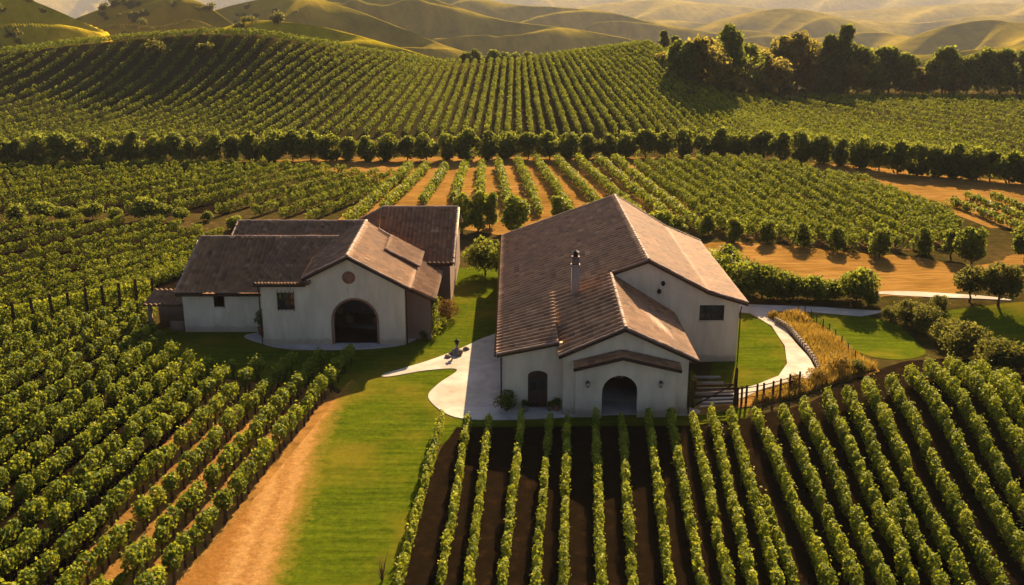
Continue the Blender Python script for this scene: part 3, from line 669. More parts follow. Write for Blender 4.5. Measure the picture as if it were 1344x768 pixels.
place(RB, at(637, 362), 1.0, 'large round dark shrub on the lawn between the two houses', 'shrub')
place(RB, at(668, 366), 0.55, 'small round shrub touching the left wall of the large house', 'shrub')
# hedge to the right of the large house
HB = [proto_tree('hedge_shrub', 3.2, 2.1, 0.1, 2400, 0.30, 'tree_leaf', 'ball', 14, 0.46) for _ in range(3)] + [proto_tree('hedge_shrub', 3.2, 2.0, 0.1, 2400, 0.30, 'vine_leaf', 'ball', 14, 0.46)]
for i, (x, y, s) in enumerate([(948, 366, 1.25), (962, 376, 1.1), (980, 388, 1.2), (1000, 390, 1.1), (1020, 392, 1.0), (1040, 394, .9), (1060, 394, .85), (1078, 394, .85), (1096, 395, .7), (1124, 396, 1.15), (1144, 400, .45)]):
    place(HB[3 if i in (0, 1, 7) else i % 3], at(x, y), s, f'shrub in the hedge right of the large house roof, {ordinal(i + 1)} from the left', 'shrub', 'hedge shrubs behind the path')
# right side trees and olive shrubs
OT = proto_tree('olive_tree', 4.8, 2.5, 1.0, 3600, 0.30, 'olive_leaf', 'ball', 18, 0.42, tr=0.13)
place(OT, at(1310, 402), 0.95, 'round olive tree with dark trunk at the right edge beside the lawn', 'tree')
place(OT, at(1272, 396), 0.78, 'smaller olive bush left of the round olive tree', 'tree')
VT = proto_tree('vine_tree', 4.8, 1.8, 0.9, 3000, 0.34, 'tree_leaf', 'ball', 16, 0.5, tr=0.12)
place(VT, at(1273, 352), 1.05, 'tall dark tree with forked trunk in the stubble field', 'tree')
place(VT, at(1248, 340), 0.8, 'leaner dark tree left of the fork trunked tree', 'tree')
place(VT, at(1345, 345), 1.0, 'dark tree cut by the right edge above the olives', 'tree')
OS = [proto_tree('olive_shrub', 3.2, 2.2, 0.1, 3000, 0.24, 'olive_leaf', 'ball', 16, 0.44) for _ in range(3)]
for i, (x, y, s, lab) in enumerate([(1168, 420, .55, 'small olive shrub at the top end of the diagonal shrub line'), (1190, 424, .85, 'grey green shrub above the bright lawn, near the path end'), (1214, 436, 1.0, 'dense olive shrub, third down the diagonal line beside the lawn'),
                                   (1240, 452, 1.0, 'dense olive shrub, fourth down the diagonal line beside the lawn'), (1266, 470, 1.2, 'largest olive shrub in the diagonal line beside the lawn'), (1306, 488, 1.05, 'dark olive shrub just above the right vine rows'),
                                   (1338, 492, 1.1, 'dark olive shrub at the right edge above the vine rows'), (1232, 408, .6, 'low shrub behind the diagonal olive line'),
                                   (1124, 490, .45, 'bush beside the dry verge near the vine rows')]):
    place(OS[i % 3], at(x, y), s * 0.84, lab, 'shrub')
GS = proto_tree('dry_bush', 1.9, 1.2, 0.05, 1100, 0.16, 'gold_leaf', 'ball', 14, 0.45)
for i, (x, y, s, lab) in enumerate([(1098, 492, 1.0, 'golden dry bush at the foot of the dry verge'), (1072, 503, .8, 'golden dry bush beside the curved path end'), (1046, 512, .75, 'dry bush right of the rail fence'), (1014, 418, .45, 'low golden bush at the tip of the path fork'), (1036, 416, .4, 'small dry bush on the path fork'), ]):
    place(GS, at(x, y), s, lab, 'bush')
# shrubs by the houses
CS = proto_tree('climbing_shrub', 4.2, 0.75, 0.05, 1500, 0.2, 'vine_leaf', 'col', 12, 0.8)
place(CS, at(567, 442), 1.0, 'tall narrow leafy shrub at the right corner of the small house', 'shrub', sz=1.0)
RS = proto_tree('rusty_shrub', 2.4, 1.5, 0.05, 1300, 0.18, 'rust_leaf', 'ball', 14, 0.45)
place(RS, at(588, 420), 0.95, 'brownish shrub on the lawn beside the small house', 'shrub')
place(RS, at(893, 537), 0.68, 'round brownish bush at the right front corner of the large house', 'shrub')
LS = [proto_tree('leafy_shrub', 2.0, 1.2, 0.05, 1000, 0.18, 'tree_leaf', 'ball', 12, 0.46) for _ in range(2)]
place(LS[0], at(667, 540), 0.85, 'dark round bush at the left front corner of the large house', 'shrub')
place(LS[1], at(898, 522), 1.15, 'taller green bush between the large house and the gate', 'shrub')
place(LS[0], at(580, 432), 0.6, 'low green bush in front of the brownish shrub', 'shrub')
place(LS[1], at(556, 446), 0.45, 'low plant against the brown side wall of the small house', 'shrub')
place(LS[1], at(733, 534), 0.4, 'low plant beside the arched side door of the large house', 'shrub')
# rear wood, upper right
WD = [proto_tree('woodland_tree', 12, 5.6, 0.3, 2900, 0.85, 'wood_leaf', 'ball', 22, 0.38) for _ in range(3)] + [proto_tree('woodland_tree', 12, 5.2, 0.3, 2900, 0.85, 'tree_leaf', 'ball', 22, 0.38) for _ in range(3)]
CN = [proto_tree('tall_conifer', 18, 5.0, 0.5, 4200, 0.9, 'tree_leaf', 'cone', 34, 0.36) for _ in range(2)]
wood = [(925, 118, 1.0, 0), (950, 118, 1.1, 3), (975, 118, 1.15, 4), (1000, 120, 1.3, 0), (1022, 122, 1.2, 1), (1045, 122, 1.3, 2), (1062, 122, 1.0, 3), (1125, 124, 1.1, 5), (1145, 124, .95, 3), (1158, 122, 1.15, 5),
        (1185, 124, .9, 4), (1200, 124, .85, 1), (1218, 124, .9, 3), (1236, 124, 1.0, 4), (1252, 124, .85, 0), (1268, 124, .8, 5), (1290, 124, .95, 4), (1312, 124, 1.0, 5), (1335, 124, 1.1, 3), (1360, 124, 1.1, 4), (1085, 126, .8, 1), (1112, 126, .8, 2), (1068, 126, .6, 0), (905, 110, .8, 4), (890, 100, .6, 3)]
for i, (x, y, s, k) in enumerate(sorted(wood)):
    place(WD[k], at(x, y), s * 1.22, f'bushy tree in the rear wood beyond the flat vine rows, {ordinal(i + 1)} from the left', 'tree', 'trees of the rear wood', sz=s * (0.8 + 0.5 * rng.random()))
for x, y, s, lab in [(1083, 124, 1.05, 'tallest dark pointed tree in the rear wood'), (1104, 124, 1.2, 'tall pointed tree right beside the tallest one in the rear wood'), (1166, 122, .8, 'dark pointed tree standing alone above the right part of the rear wood'), (1240, 122, .6, 'smaller pointed tree near the right end of the rear wood')]:
    place(CN[int(x) % 2], at(x, y), s, lab, 'tree')
SB = [proto_tree('slope_bush', 3.2, 2.6, 0.05, 900, 0.45, 'wood_leaf', 'ball', 12, 0.46), proto_tree('slope_bush', 3.2, 2.6, 0.05, 900, 0.5, 'olive_leaf', 'ball', 12, 0.46)]
sbp = [(885, 92), (870, 84), (896, 104), (905, 98), (920, 108), (932, 116), (944, 122), (958, 124), (970, 126), (984, 127), (915, 92), (940, 110), (955, 116), (1008, 127), (1030, 127), (1052, 128), (1076, 128), (1100, 128), (965, 116), (930, 100)]
for i, (x, y) in enumerate(sorted(sbp)):
    place(SB[i % 2 if x < 990 else 1], at(x, y), 0.75 + 0.45 * rng.random(), f'dry scrub bush on the slope before the rear wood, {ordinal(i + 1)} from the left', 'bush', 'scrub bushes before the rear wood')
# far little trees beyond the hill crest
FT = [WD[3], WD[4], CN[0]]
ft = [(566, 400, .5, 0), (612, 380, .55, 1), (622, 380, .6, 0), (636, 385, .5, 1), (648, 380, .6, 1), (662, 390, .65, 0), (676, 385, .6, 1), (692, 390, .65, 0), (706, 385, .5, 1), (718, 390, .6, 0), (735, 395, .5, 1), (752, 380, .45, 0), (870, 360, .5, 2), (885, 365, .5, 2), (862, 365, .45, 1), (878, 362, .5, 0)]
for i, (x, Y, s, k) in enumerate(ft):
    p = on_ray(x, 86, Y)
    place(FT[k], (p[0], p[1]), s * 1.35, f'small distant tree behind the crest of the back hill, {ordinal(i + 1)} from the left', 'tree', 'distant trees behind the crest')
from mathutils.bvhtree import BVHTree
HV, HF = [], []
for o in bpy.data.objects:
    if o.name.startswith('hills'):
        k = len(HV); HV += [v.co.copy() for v in o.data.vertices]; HF += [[i + k for i in p.vertices] for p in o.data.polygons]
HB_ = BVHTree.FromPolygons(HV, HF)
HT = [proto_tree('hill_bush', 3.4, 2.4, 0.05, 260, 0.7, 'olive_leaf', 'ball', 8, 0.5) for _ in range(3)]
hp = []
for i in range(400):
    x = rng.random() * 900 - 10; y = 2 + rng.random() * 70
    hit = HB_.ray_cast(Vector((0, 0, CAM_H)), Vector(ray(x, y)))
    if hit[0] is None or hit[3] > 1500 or hit[0].z < tz(hit[0].x, hit[0].y) or float(fbm(x / 45.0, y / 18.0, 3)) < 0.47: continue
    g_ = at(x, y)
    if np.hypot(g_[0], g_[1]) < np.hypot(hit[0].x, hit[0].y) - 5: continue
    hp.append((x, hit[0]))
hp = sorted(hp, key=lambda t: t[0])[:60]
for i, (x, h_) in enumerate(hp):
    o = place(HT[i % 3], (h_.x, h_.y), 0.6 + 0.9 * rng.random(), f'small dark bush dotting the far golden hills, {ordinal(i + 1)} from the left', 'bush', 'bushes on the far hills')
    o.location.z = h_.z - 0.1
# shrubs dotted on the lit crest
FB = SB[1]
for i in range(14):
    x = 350 + i * 17 + rng.normal() * 4
    p = on_ray(x, 60, 395 + rng.normal() * 10)
    place(FB, p[:2], 0.5 + 0.3 * rng.random(), f'small bush on the yellow slope behind the back hill, {ordinal(i + 1)} from the left', 'bush', 'bushes on the yellow slope')

# ------------------------------------------------------------------ building helpers
def panel(mb, o, u, outline, holes=(), th=0.3, n=None, tint=0.5, mat=0):
    """wall slab: outline/holes in (along u, z); n = horizontal direction of the thickness"""
    o = np.array(o, float); u = np.array(u, float); n = np.array(n, float)
    loops = [list(outline)] + [list(h) for h in holes]
    P2 = [p for l in loops for p in l]
    tris = tessellate_polygon([[Vector((a, z, 0)) for a, z in l] for l in loops])
    F = np.array([o + u * a + np.array([0, 0, z]) for a, z in P2]); B = F + n * th
    k = len(F)
    mb.quads(np.concatenate([F, B]), [list(t) for t in tris] + [[i + k for i in reversed(t)] for t in tris], tint, mat)
    q = []; s = 0
    for l in loops:
        m = len(l)
        q += [(s + i, s + (i + 1) % m, s + (i + 1) % m + k, s + i + k) for i in range(m)]
        s += m
    mb.quads(np.concatenate([F, B]), q, tint, mat)
def arch(cx, w, h, z0=0.0, flat=1.0, n=14):
    r = w / 2; zs = z0 + h - r * flat
    return [(cx - r, z0), (cx + r, z0)] + [(cx + r * math.cos(a), zs + r * flat * math.sin(a)) for a in np.linspace(0, math.pi, n)]
def rect(cx, cz, w, h): return [(cx - w / 2, cz - h / 2), (cx + w / 2, cz - h / 2), (cx + w / 2, cz + h / 2), (cx - w / 2, cz + h / 2)]
def circ(cx, cz, r, n=18): return [(cx + r * math.cos(a), cz + r * math.sin(a)) for a in np.arange(n) / n * 2 * math.pi]
def slope(mb, e0, e1, r1, r0, rib=0.46, course=0.5, amp=0.115, sag=0.0, th=0.13):
    """barrel tiled roof surface between an eave (e0 to e1) and a ridge (r0 to r1): channels run down the slope"""
    e0, e1, r1, r0 = [np.array(p, float) for p in (e0, e1, r1, r0)]
    L = max(np.linalg.norm(e1 - e0), np.linalg.norm(r1 - r0)); H = max(np.linalg.norm(r0 - e0), np.linalg.norm(r1 - e1))
    nr = max(2, round(L / rib)); nc = max(2, round(H / course)); K = 6
    u = np.linspace(0, 1, nr * K + 1)
    v = np.repeat(np.arange(nc + 1) / nc, 2)[1:-1]
    lift = np.tile([0.03, 0.0], nc)
    nrm = np.cross(e1 - e0, r0 - e0); nrm /= np.linalg.norm(nrm)
    if nrm[2] < 0: nrm = -nrm
    UU, VV = np.meshgrid(u, v)
    Pp = (1 - VV)[..., None] * ((1 - UU)[..., None] * e0 + UU[..., None] * e1) + VV[..., None] * ((1 - UU)[..., None] * r0 + UU[..., None] * r1)
    ph = (UU * nr) % 1.0
    prof = amp * (np.sin(ph * math.pi) ** 0.8 * 1.4 - 0.5)
    wob = (vnoise(UU * nr * 0.5, VV * nc * 0.6) - 0.5) * 0.03
    off = prof + np.tile(lift[:, None], (1, len(u))) + wob - sag * np.sin(VV * math.pi)
    Pp = Pp + off[..., None] * nrm
    a_, b_ = Pp.shape[:2]
    ii, jj = np.meshgrid(np.arange(a_ - 1), np.arange(b_ - 1), indexing='ij'); a = (ii * b_ + jj).ravel()
    tt = rng.normal(0.5, 0.19, (nc + 1, nr + 1))
    tint = tt[(ii // 2).ravel(), (jj // K).ravel()]
    mb.quads(Pp.reshape(-1, 3), np.stack([a, a + 1, a + b_ + 1, a + b_], 1), tint)
    # underside and edges
    bt = [p - nrm * th for p in (e0, e1, r1, r0)]; tp = [p - nrm * 0.03 for p in (e0, e1, r1, r0)]
    mb.quads(tp + bt, [(4, 5, 6, 7), (0, 1, 5, 4), (1, 2, 6, 5), (2, 3, 7, 6), (3, 0, 4, 7)], 0.15)
def capline(mb, a, b, r=0.15, seg=0.42):
    a = np.array(a, float); b = np.array(b, float); L = np.linalg.norm(b - a); n = max(2, int(L / seg))
    d = (b - a) / L; side = np.cross(d, [0, 0, 1.0]); side /= np.linalg.norm(side); up = np.cross(side, d)
    th = np.linspace(0, math.pi, 7)
    for i in range(n):
        p = a + d * (L * i / n); q = a + d * (L * (i + 1.12) / n)
        jit = rng.normal() * 0.012
        V = []
        for c, rr in ((p, r), (q, r * 0.86)):
            V += [c + side * rr * math.cos(t) + up * (rr * math.sin(t) - 0.03 + jit) for t in th]
        k = len(th)
        mb.quads(V, [(j, j + 1, k + j + 1, k + j) for j in range(k - 1)], rng.normal(0.5, 0.22))
        mb.quads(V[:k], [list(range(k))], 0.2)
def rcap(hh, ro, a, b, r=0.15):
    c = MB(); capline(c, a, b, r); hh('ridge_cap', c, 'ridge_tile', ro)
def window(parent, o, u, n, cx, cz, w, h, cols, rows, frame='iron', grille=False):
    """o,u: wall plane; n points into the wall"""
    o = np.array(o, float); u = np.array(u, float); n = np.array(n, float)
    P = lambda a, z, dd: o + u * a + np.array([0, 0, z]) + n * dd
    f = MB(); fw = 0.07
    dd = 0.10
    for s in (-1, 1):
        f.beam(P(cx + s * (w / 2 - fw / 2), cz - h / 2, dd), P(cx + s * (w / 2 - fw / 2), cz + h / 2, dd), 0.09, fw, up=tuple(u))
        f.beam(P(cx - w / 2 + fw, cz + s * (h / 2 - fw / 2), dd), P(cx + w / 2 - fw, cz + s * (h / 2 - fw / 2), dd), 0.09, fw)
    for i in range(1, cols): f.beam(P(cx - w / 2 + w * i / cols, cz - h / 2 + fw, dd + 0.002), P(cx - w / 2 + w * i / cols, cz + h / 2 - fw, dd + 0.002), 0.06, 0.05, up=tuple(u))
    for i in range(1, rows): f.beam(P(cx - w / 2 + fw, cz - h / 2 + h * i / rows, dd + 0.004), P(cx + w / 2 - fw, cz - h / 2 + h * i / rows, dd + 0.004), 0.055, 0.045)
    wo = f.build('window', frame, parent)
    g = MB(); g.quads([P(cx - w / 2, cz - h / 2, dd + 0.06), P(cx + w / 2, cz - h / 2, dd + 0.06), P(cx + w / 2, cz + h / 2, dd + 0.06), P(cx - w / 2, cz + h / 2, dd + 0.06)], [(0, 1, 2, 3)])
    g.build('pane', 'glass', wo)
    s = MB(); s.beam(P(cx - w / 2 - 0.08, cz - h / 2 - 0.05, -0.02), P(cx + w / 2 + 0.08, cz - h / 2 - 0.05, -0.02), 0.14, 0.07); s.build('sill', 'stucco', wo)
    if grille:
        q = MB()
        for i in range(5): a = cx - w / 2 + w * i / 4; q.beam(P(a, cz - h / 2 - 0.1, -0.07), P(a, cz + h / 2 + 0.22, -0.07), 0.045, 0.045, up=tuple(u))
        for z in (-0.35, 0.05, 0.42): q.beam(P(cx - w / 2 - 0.08, cz + z * h, -0.07), P(cx + w / 2 + 0.08, cz + z * h, -0.07), 0.04, 0.04)
        q.build('grille', 'iron', wo)
    return wo
def wall_lantern(parent, p):
    g = MB(); x, y, z = p
    g.box((x, y - 0.03, z + 0.05), (0.12, 0.06, 0.3)); g.beam((x, y - 0.05, z + 0.22), (x, y - 0.26, z + 0.26), 0.04, 0.04)
    g.lathe([(0.02, 0.27), (0.16, 0.16), (0.15, 0.13)], (x, y - 0.24, z), 8); g.lathe([(0.09, -0.22), (0.12, -0.2), (0.09, -0.16)], (x, y - 0.24, z), 8)
    for a in range(4): g.beam((x + 0.1 * math.cos(a * 1.571 + .78), y - 0.24 + 0.1 * math.sin(a * 1.571 + .78), z - 0.18), (x + 0.13 * math.cos(a * 1.571 + .78), y - 0.24 + 0.13 * math.sin(a * 1.571 + .78), z + 0.14), 0.025, 0.025, up=(1, 0, 0))
    l = g.build('wall_lantern', 'iron', parent)
    b = MB(); b.lathe([(0.0, -0.18), (0.075, -0.18), (0.1, 0.12), (0.0, 0.12)], (x, y - 0.24, z), 8); b.build('lamp_glass', 'lamp_glass', l)

# ------------------------------------------------------------------ large house
H2 = thing('winery_house', 'larger cream winery with brown tiled roofs, a chimney and porch over its arch', 'house', (8, 70, 0))
def h2(name, mb, mats, parent=None, **k):
    o = mb.build(name, mats, None, **k)
    o.parent = parent or H2
    o.matrix_parent_inverse = (H2.matrix_basis.inverted() if parent is None else o.matrix_parent_inverse)
    return o
# (parts are modelled in world coordinates; the root's offset is undone by the parent inverse)
def part(root):
    inv = root.matrix_basis.inverted()
    class Pp: pass
    e = bpy.data.objects.new('x', None)
    return inv
bpy.context.view_layer.update()
def attach(root):
    off = np.array(root.location)
    def f(name, mb, mats, parent=None, **k):
        if parent is None: return mb.build(name, mats, root, loc=off, **k)
        return mb.build(name, mats, parent, loc=off, **k)
    return f
h2 = attach(H2)
class Shift:
    """parent handle for helpers that build in world coordinates"""
Y0, YW = 70.0, 81.6
EZ, EX = 4.55, -1.15
w = MB()
# front gable wall with arched entrance
panel(w, (0, Y0, 0), (1, 0, 0), [(3.8, 0), (13.1, 0), (13.1, 4.62), (8.3, 6.78), (3.8, 4.86)], [arch(8.0, 3.0, 3.6, 0.02)], 0.3, (0, 1, 0))
# portico slab
panel(w, (0, Y0 - 0.45, 0), (1, 0, 0), [(4.7, 0), (12.15, 0), (12.15, 4.0), (8.1, 4.95), (4.7, 4.12)], [arch(8.0, 2.65, 3.35, 0.02)], 0.445, (0, 1, 0))
# left section
panel(w, (0, Y0 + 1.2, 0), (1, 0, 0), [(-0.7, 0), (3.8, 0), (3.8, 5.38), (-0.7, 4.48)], [arch(1.95, 1.5, 3.1, 0.02, 0.55)], 0.3, (0, 1, 0))
panel(w, (3.8, Y0 + 0.3, 0), (0, 1, 0), [(0, 0), (0.9, 0), (0.9, 4.95), (0, 4.86)], [], 0.3, (1, 0, 0))
panel(w, (-0.7, Y0 + 1.5, 0), (0, 1, 0), [(0, 0), (37.0, 0), (37.0, 4.5), (0, 4.5)], [], 0.3, (1, 0, 0))
panel(w, (13.1, Y0 + 0.3, 0), (0, 1, 0), [(0, 0), (YW - Y0 - 0.3, 0), (YW - Y0 - 0.3, 4.6), (0, 4.6)], [], 0.3, (-1, 0, 0))
# right wing gable
panel(w, (0, YW, 0), (1, 0, 0), [(7.6, 0), (19.3, 0), (19.3, 5.38), (16.6, 6.15), (11.4, 8.95), (7.6, 7.5)], [rect(17.0, 4.45, 2.1, 1.35)], 0.3, (0, 1, 0))
panel(w, (19.3, YW + 0.3, 0), (0, 1, 0), [(0, 0), (22, 0), (22, 5.3), (0, 5.3)], [], 0.3, (-1, 0, 0))
panel(w, (0, 108.5, 0), (1, 0, 0), [(-0.7, 0), (12.4, 0), (12.4, 8.6), (11.4, 9.0), (-0.7, 4.6)], [], 0.3, (0, -1, 0))
panel(w, (12.4, 108.2, 0), (0.765, -0.644, 0), [(0, 0), (8.6, 0), (8.6, 5.2), (3.8, 6.6), (0, 8.6)], [], 0.3, (-0.644, -0.765, 0))
# triangular step between the two left roof planes
w.quads([(3.55, Y0 + 0.9, 4.75), (3.55, YW, 6.1), (3.55, YW, 6.28), (3.55, Y0 + 0.9, 5.5)], [(0, 1, 2, 3)])
h2('wall', w, 'stucco')
fl = MB(); fl.box((6, Y0 + 5, 0.03), (13.2, 8.9, 0.1)); h2('floor', fl, 'concrete')
iw = MB(); iw.box((8, Y0 + 8.5, 2.2), (9.0, 0.2, 4.4)); iw.box((3.9, Y0 + 5, 2.2), (0.2, 6.8, 4.4)); iw.box((12.4, Y0 + 5, 2.2), (0.2, 6.8, 4.4)); h2('interior_wall', iw, 'interior')
r = MB()
mz = lambda x: 4.6 + (x - EX) * (9.2 - 4.6) / (11.4 - EX)      # main left plane
slope(r, (EX, YW + 0.02, mz(EX)), (EX, Y0 + 0.85, EZ), (3.5, Y0 + 0.85, 5.5), (3.5, YW + 0.02, mz(3.5)), rib=0.74, amp=0.14)
slope(r, (3.42, YW + 0.02, mz(3.42)), (3.42, Y0 - 0.35, 4.86), (8.3, Y0 - 0.35, 7.02), (8.3, YW + 0.02, mz(8.3) - 0.1), rib=0.74, amp=0.14)
slope(r, (EX, 110.2, mz(EX)), (EX, YW, mz(EX)), (11.4, YW, 9.2), (11.4, 110.2, 9.2), rib=0.8, amp=0.12)
slope(r, (8.4, YW, mz(8.4)), (8.4, YW - 0.4, mz(8.4)), (11.4, YW - 0.4, 9.2), (11.4, YW, 9.2))
slope(r, (13.75, Y0 - 0.35, 4.5), (13.75, YW - 0.02, 4.5), (8.3, YW - 0.02, mz(8.3) - 0.1), (8.3, Y0 - 0.35, 7.02), amp=0.05)
# right wing, flared: steep upper and shallow lower part
slope(r, (16.6, YW - 0.4, 6.45), (16.6, 106.6, 6.45), (11.4, 110.2, 9.2), (11.4, YW - 0.4, 9.2), amp=0.035)
slope(r, (20.0, YW - 0.4, 5.42), (20.0, 104.0, 5.42), (16.6, 106.6, 6.45), (16.6, YW - 0.4, 6.45), amp=0.035)
ro = h2('roof', r, 'roof_tile')
c = MB()
rcap(h2, ro, (11.4, YW - 0.45, 9.25), (11.4, 110.2, 9.25), 0.16); rcap(h2, ro, (8.3, Y0 - 0.4, 7.07), (8.3, YW - 0.3, mz(8.3) - 0.05), 0.17)
rcap(h2, ro, (3.42, Y0 - 0.3, 4.9), (8.3, Y0 - 0.3, 7.06), 0.10); rcap(h2, ro, (13.75, Y0 - 0.3, 4.54), (8.3, Y0 - 0.3, 7.06), 0.12)
rcap(h2, ro, (EX, Y0 + 0.92, EZ + 0.04), (3.45, Y0 + 0.92, 5.54), 0.09)
rcap(h2, ro, (20.0, YW - 0.33, 5.46), (16.6, YW - 0.33, 6.49), 0.11); rcap(h2, ro, (16.6, YW - 0.33, 6.49), (11.4, YW - 0.33, 9.24), 0.11); rcap(h2, ro, (8.4, YW - 0.33, mz(8.4) + 0.04), (11.4, YW - 0.33, 9.24), 0.11)
rcap(h2, ro, (20.0, 104.0, 5.46), (16.6, 106.6, 6.49), 0.16); rcap(h2, ro, (16.6, 106.6, 6.49), (11.4, 110.2, 9.24), 0.16); rcap(h2, ro, (EX, 110.1, 4.62), (11.4, 110.1, 9.24), 0.14)
rcap(h2, ro, (EX + 0.05, 110, 4.62), (EX + 0.05, Y0 + 1, 4.58), 0.07)

f = MB()
for a_, b_ in [((3.45, Y0 - 0.3, 4.68), (8.3, Y0 - 0.3, 6.83)), ((13.7, Y0 - 0.3, 4.32), (8.3, Y0 - 0.3, 6.83)), ((EX, Y0 + 0.92, 4.38), (3.45, Y0 + 0.92, 5.32)),
               ((19.95, YW - 0.34, 5.24), (16.6, YW - 0.34, 6.26)), ((16.6, YW - 0.34, 6.26), (11.4, YW - 0.34, 9.0)), ((8.4, YW - 0.34, mz(8.4) - 0.2), (11.4, YW - 0.34, 9.0)),
               ((13.7, Y0 - 0.2, 4.3), (13.7, YW - 0.4, 4.3)), ((EX + 0.05, Y0 + 1, 4.36), (EX + 0.05, 110, 4.4)), ((19.95, YW - 0.3, 5.22), (19.95, 104, 5.22))]:
    f.beam(a_, b_, 0.09, 0.2)
h2('fascia', f, 'dark_wood')
# eyebrow roof over the entrance
e = MB()
slope(e, (4.55, Y0 - 1.0, 4.12), (4.55, Y0 - 0.02, 4.32), (8.1, Y0 - 0.02, 5.22), (8.1, Y0 - 1.0, 5.02), rib=0.26)
slope(e, (12.4, Y0 - 0.02, 4.2), (12.4, Y0 - 1.0, 4.0), (8.1, Y0 - 1.0, 5.02), (8.1, Y0 - 0.02, 5.22), rib=0.26)
eo = h2('porch_roof', e, 'roof_tile')
e = MB(); e.beam((4.5, Y0 - 0.98, 3.98), (8.1, Y0 - 0.98, 4.88), 0.12, 0.24); e.beam((12.45, Y0 - 0.98, 3.86), (8.1, Y0 - 0.98, 4.88), 0.12, 0.24)
h2('beam', e, 'dark_wood', eo)
# chimney
ch = MB(); ch.box((5.2, 79.6, 7.5), (0.62, 0.62, 3.2)); ch.box((5.2, 79.6, 9.15), (0.76, 0.76, 0.14)); cho = h2('chimney', ch, 'chimney_stucco')
cc = MB(); cc.box((5.2, 79.6, 9.5), (0.56, 0.56, 0.56)); cc.box((5.2, 79.6, 9.83), (0.68, 0.68, 0.1)); h2('cap', cc, 'brown_stucco', cho)
cp = MB(); cp.lathe([(0.2, 9.88), (0.2, 10.2), (0.17, 10.2), (0.17, 9.9)], (5.2, 79.6, 0), 12); cp.lathe([(0.3, 10.28), (0.0, 10.45)], (5.2, 79.6, 0), 12); cp.lathe([(0.3, 10.28), (0.16, 10.26), (0.16, 10.2)], (5.2, 79.6, 0), 12); h2('flue', cp, 'iron', cho)
cl = MB(); cl.box((5.2, 79.1, 6.15), (1.2, 0.25, 0.2)); h2('flashing', cl, 'grey_wood', cho)
# side door: arched double leaf
d = MB(); panel(d, (0, Y0 + 1.38, 0), (1, 0, 0), arch(1.95, 1.44, 3.07, 0.05, 0.55), [rect(1.6, 1.9, 0.42, 1.0), rect(2.3, 1.9, 0.42, 1.0)], 0.07, (0, 1, 0))
for z in (0.35, 1.15, 2.55): d.beam((1.3, Y0 + 1.37, z), (2.6, Y0 + 1.37, z), 0.05, 0.06)
d.beam((1.95, Y0 + 1.36, 0.06), (1.95, Y0 + 1.36, 3.0), 0.04, 0.06, up=(1, 0, 0)); do = h2('door', d, 'dark_wood')
g = MB(); g.quads([(1.3, Y0 + 1.42, 1.3), (2.6, Y0 + 1.42, 1.3), (2.6, Y0 + 1.42, 2.5), (1.3, Y0 + 1.42, 2.5)], [(0, 1, 2, 3)]); h2('pane', g, 'glass', do)
g = MB(); g.tube([(2.06, Y0 + 1.3, 1.05), (2.06, Y0 + 1.27, 1.15), (2.06, Y0 + 1.3, 1.3)], 0.02, 5); h2('handle', g, 'iron', do)
# arch surround and gate leaf folded inside
s = MB(); outer = arch(8.0, 2.95, 3.5, 0.02); inner = arch(8.0, 2.65, 3.35, 0.02)
n_ = len(outer)
V = [(a_, Y0 - 0.475, z) for a_, z in outer] + [(a_, Y0 - 0.475, z) for a_, z in inner]
s.quads(V, [(i, i + 1, n_ + i + 1, n_ + i) for i in range(1, n_ - 1)] + [(n_ - 1, 0, n_, 2 * n_ - 1)])
h2('arch_trim', s, 'stucco')
h2off = np.array(H2.location)
class W2:
    pass
def wshift(root, fn):
    """run a world-space helper and move the parts it made under the root"""
    before = set(o.name for o in root.children)
    n0 = len(bpy.data.objects)
    fn(root)
def build_under(root, fn):
    old = MB.build; off = np.array(root.location)
    def nb(s, name, mats, parent=None, loc=None, smooth=False): return old(s, name, mats, parent, off, smooth)
    MB.build = nb
    try: fn(root)
    finally: MB.build = old
build_under(H2, lambda rt: window(rt, (0, YW, 0), (1, 0, 0), (0, 1, 0), 17.0, 4.45, 2.1, 1.35, 4, 2))
build_under(H2, lambda rt: (wall_lantern(rt, (5.6, Y0 - 0.45, 2.75)), wall_lantern(rt, (11.0, Y0 - 0.45, 2.75))))
for x, z in ((12.75, 7.05), (12.45, 6.35)):
    v = MB(); v.lathe([(0.17, 0), (0.17, 0.1), (0.12, 0.1), (0.12, 0.03), (0, 0.03)], (0, 0, 0), 12)
    for k in range(len(v.V)):
        q = v.V[k]; v.V[k] = np.stack([x + q[:, 0], YW - q[:, 2], z + q[:, 1] * 1.3], -1)
    h2('vent', v, 'iron')
cd = thing('chandelier', 'small light wrought chandelier hanging in the arched entrance of the large house', 'chandelier', (8.0, Y0 + 0.9, 2.7))
g = MB(); g.tube([(0, 0, 0.1), (0, 0, 1.5)], 0.02, 5)
for a in range(6): g.tube([(0, 0, 0.1), (0.25 * math.cos(a), 0.25 * math.sin(a), 0.0), (0.5 * math.cos(a * 1.047), 0.5 * math.sin(a * 1.047), 0.16)], 0.022, 5)
g.build('frame', 'grey_wood', cd)
for a in range(6):
    b = MB(); b.lathe([(0.0, 0.16), (0.05, 0.17), (0.05, 0.32), (0.0, 0.34)], (0.5 * math.cos(a * 1.047), 0.5 * math.sin(a * 1.047), 0), 8); b.build('candle_lamp', 'stucco', cd)

